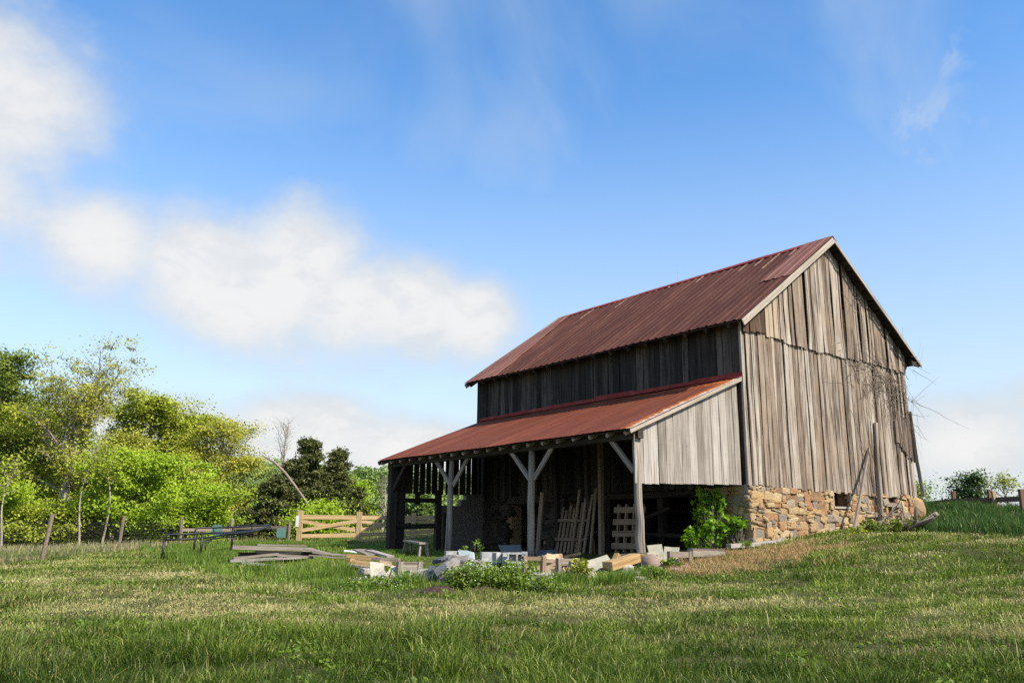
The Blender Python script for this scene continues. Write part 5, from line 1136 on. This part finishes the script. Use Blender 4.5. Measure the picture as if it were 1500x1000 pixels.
P = np.stack([px_,py_,hh(px_,py_)],1); dr = np.clip(dry[rep]*RG.uniform(.5,1.25,n)+(RG.random(n) < .05)*.8,0,1)
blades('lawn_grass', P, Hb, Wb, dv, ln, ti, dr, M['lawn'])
x, y, r = sector(3200, 6, 26, 1.3, 44); k = ~(inside(x,y) | inpoly(x,y,tallz) | inpoly(x,y,bankz) | indoor(x,y) | inpoly(x,y,meadz)) & (vn(x*.9,y*.9) > .45); x, y = x[k], y[k]; n = len(x)
rp = np.repeat(np.arange(n), 7); q = RG.normal(0,.05,(len(rp),2)); wx_, wy_ = x[rp]+q[:,0], y[rp]+q[:,1]
tag(leaves_np('lawn_weeds', np.stack([wx_,wy_,hh(wx_,wy_)+RG.uniform(.02,.07,len(rp))],1), np.full(len(rp),.035), M['lf_weed'], None, .8, RG.normal(.35,.2,len(rp)), RG), kind='stuff')
# long grass before the lean-to
N = 150000
x0, y0 = np.array(tallz).min(0); x1, y1 = np.array(tallz).max(0); x = RG.uniform(x0,x1,N); y = RG.uniform(y0,y1,N); k = inpoly(x,y,tallz) & ~onheap(x,y); x, y = x[k], y[k]; n = len(x); r = np.hypot(x-CAM[0],y-CAM[1])
hm = fbm(x*.8,y*.8,3); edge = fbm(x*2+5,y*2,2); nearb = np.clip((x+5.3)/1.4,0,1)
Hb = (.07+.42*np.clip(hm-.28,0,.6))*RG.uniform(.6,1.3,n)*(1-.25*nearb); Hb *= np.where(edge < .38, .55, 1); la_, lb_ = local(x,y); Hb *= np.where(lb_/la_ > -.19, .42, 1); a = RG.uniform(0,2*pi,n); dv = np.stack([np.cos(a),np.sin(a),0*a],1)
blades('tall_grass', np.stack([x,y,hh(x,y)],1), Hb, .011*(r/15)**.8*RG.uniform(.7,1.3,n), dv, np.clip(np.abs(RG.normal(.35,.22,n)),.02,.9), .5+(fbm(x*.5,y*.5+9,2)-.5)*.9+RG.normal(0,.16,n), (RG.random(n) < .06)*.8, M['tall'])
# sedge tufts among the salvage
C = [gnd(u,v) for u,v in ((742,858),(746,860),(838,853),(912,853),(720,850),(815,858),(800,861),(470,850),(500,846),(380,843),(600,858),(752,862),(790,866),(826,856),(895,856),(930,846),(948,846))]
ci = RG.integers(0,len(C),5200); cc = np.array([tuple(c) for c in C])[ci]; o_ = RG.normal(0,.14,(5200,2)); x, y = cc[:,0]+o_[:,0], cc[:,1]+o_[:,1]; n = 5200
dv = np.concatenate([o_/np.linalg.norm(o_,axis=1)[:,None], np.zeros((n,1))],1); sz = RG.uniform(.14,.33,len(C))[ci]
blades('sedge', np.stack([x,y,hh(x,y)],1), sz*RG.uniform(.5,1.2,n), RG.uniform(.008,.016,n), dv, np.clip(np.abs(RG.normal(.4,.25,n)),.02,.95), RG.normal(.45,.2,n), (RG.random(n) < .05)*.8, M['tall'])
# long grass on the bank, its colour darkened to carry the shade there
N = 120000
x0, y0 = np.array(bankz).min(0); x1, y1 = np.array(bankz).max(0); x = RG.uniform(x0,x1,N); y = RG.uniform(y0,y1,N); k = inpoly(x,y,bankz) & ~((x < 8.6) & (y > -.1)); x, y = x[k], y[k]; n = len(x); r = np.hypot(x-CAM[0],y-CAM[1])
hm = fbm(x*.7+3,y*.7,3); a = RG.uniform(0,2*pi,n); dv = np.stack([np.cos(a),np.sin(a),0*a],1)
blades('bank_grass', np.stack([x,y,hh(x,y)],1), (.10+.5*np.clip(hm-.25,0,.6))*RG.uniform(.6,1.3,n), .014*(r/20)**.8*RG.uniform(.7,1.3,n), dv, np.clip(np.abs(RG.normal(.4,.24,n)),.02,.9), .5+(hm-.5)*.8+RG.normal(0,.17,n), (RG.random(n) < .04)*.8, M['bank'])
# pale meadow beyond the wire fence and the new fence
N = 130000; x, y, r = sector(N, 21, 120, 1.75, 36); k = inpoly(x,y,meadz) & ~inside(x,y); x, y, r = x[k], y[k], r[k]; n = len(x); hm = fbm(x*.35,y*.35,3); a = RG.uniform(0,2*pi,n); dv = np.stack([np.cos(a),np.sin(a),0*a],1)
blades('meadow_grass', np.stack([x,y,hh(x,y)],1), (.16+.5*np.clip(hm-.3,0,.6))*RG.uniform(.6,1.3,n), .016*(r/25)**.9*RG.uniform(.7,1.3,n), dv, np.clip(np.abs(RG.normal(.35,.2,n)),.02,.9), .5+(hm-.5)*.6+RG.normal(0,.18,n), np.clip((fbm(x*.12+4,y*.3,3)-.42)*5,0,1)*RG.uniform(.3,1.2,n), M['meadow'])
# far lawn between the tube frame and the fences, and the rest of the open ground
N = 60000; x, y, r = sector(N, 30, 75, 1.6, 46); k = ~(inpoly(x,y,meadz) | inpoly(x,y,tallz) | inpoly(x,y,bankz) | inside(x,y) | indoor(x,y)); x, y, r = x[k], y[k], r[k]; n = len(x); a = RG.uniform(0,2*pi,n); dv = np.stack([np.cos(a),np.sin(a),0*a],1)
blades('far_lawn_grass', np.stack([x,y,hh(x,y)],1), .10*RG.uniform(.5,1.4,n), .02*(r/30)*RG.uniform(.7,1.3,n), dv, np.clip(np.abs(RG.normal(.4,.2,n)),.02,.9), .55+RG.normal(0,.18,n), (RG.random(n) < .1)*.7, M['lawn'])
# loose straw on the bare patch
x = RG.uniform(-7,4,60000); y = RG.uniform(-6,1,60000); k = inpoly(x+RG.normal(0,.3,60000),y+RG.normal(0,.26,60000),straw) & (RG.random(60000) < .85) & (fbm(x*1.6,y*1.6,3) > .47); x, y = x[k], y[k]; n = len(x); a = RG.uniform(0,2*pi,n); dv = np.stack([np.cos(a),np.sin(a),0*a],1)
blades('loose_straw', np.stack([x,y,hh(x,y)+.02],1), RG.uniform(.06,.20,n), RG.uniform(.006,.012,n), dv, np.full(n,1.2), RG.random(n), np.full(n,1.), M['straw'])

for o in sc.objects:
    if '_o' in o: del o['_o']
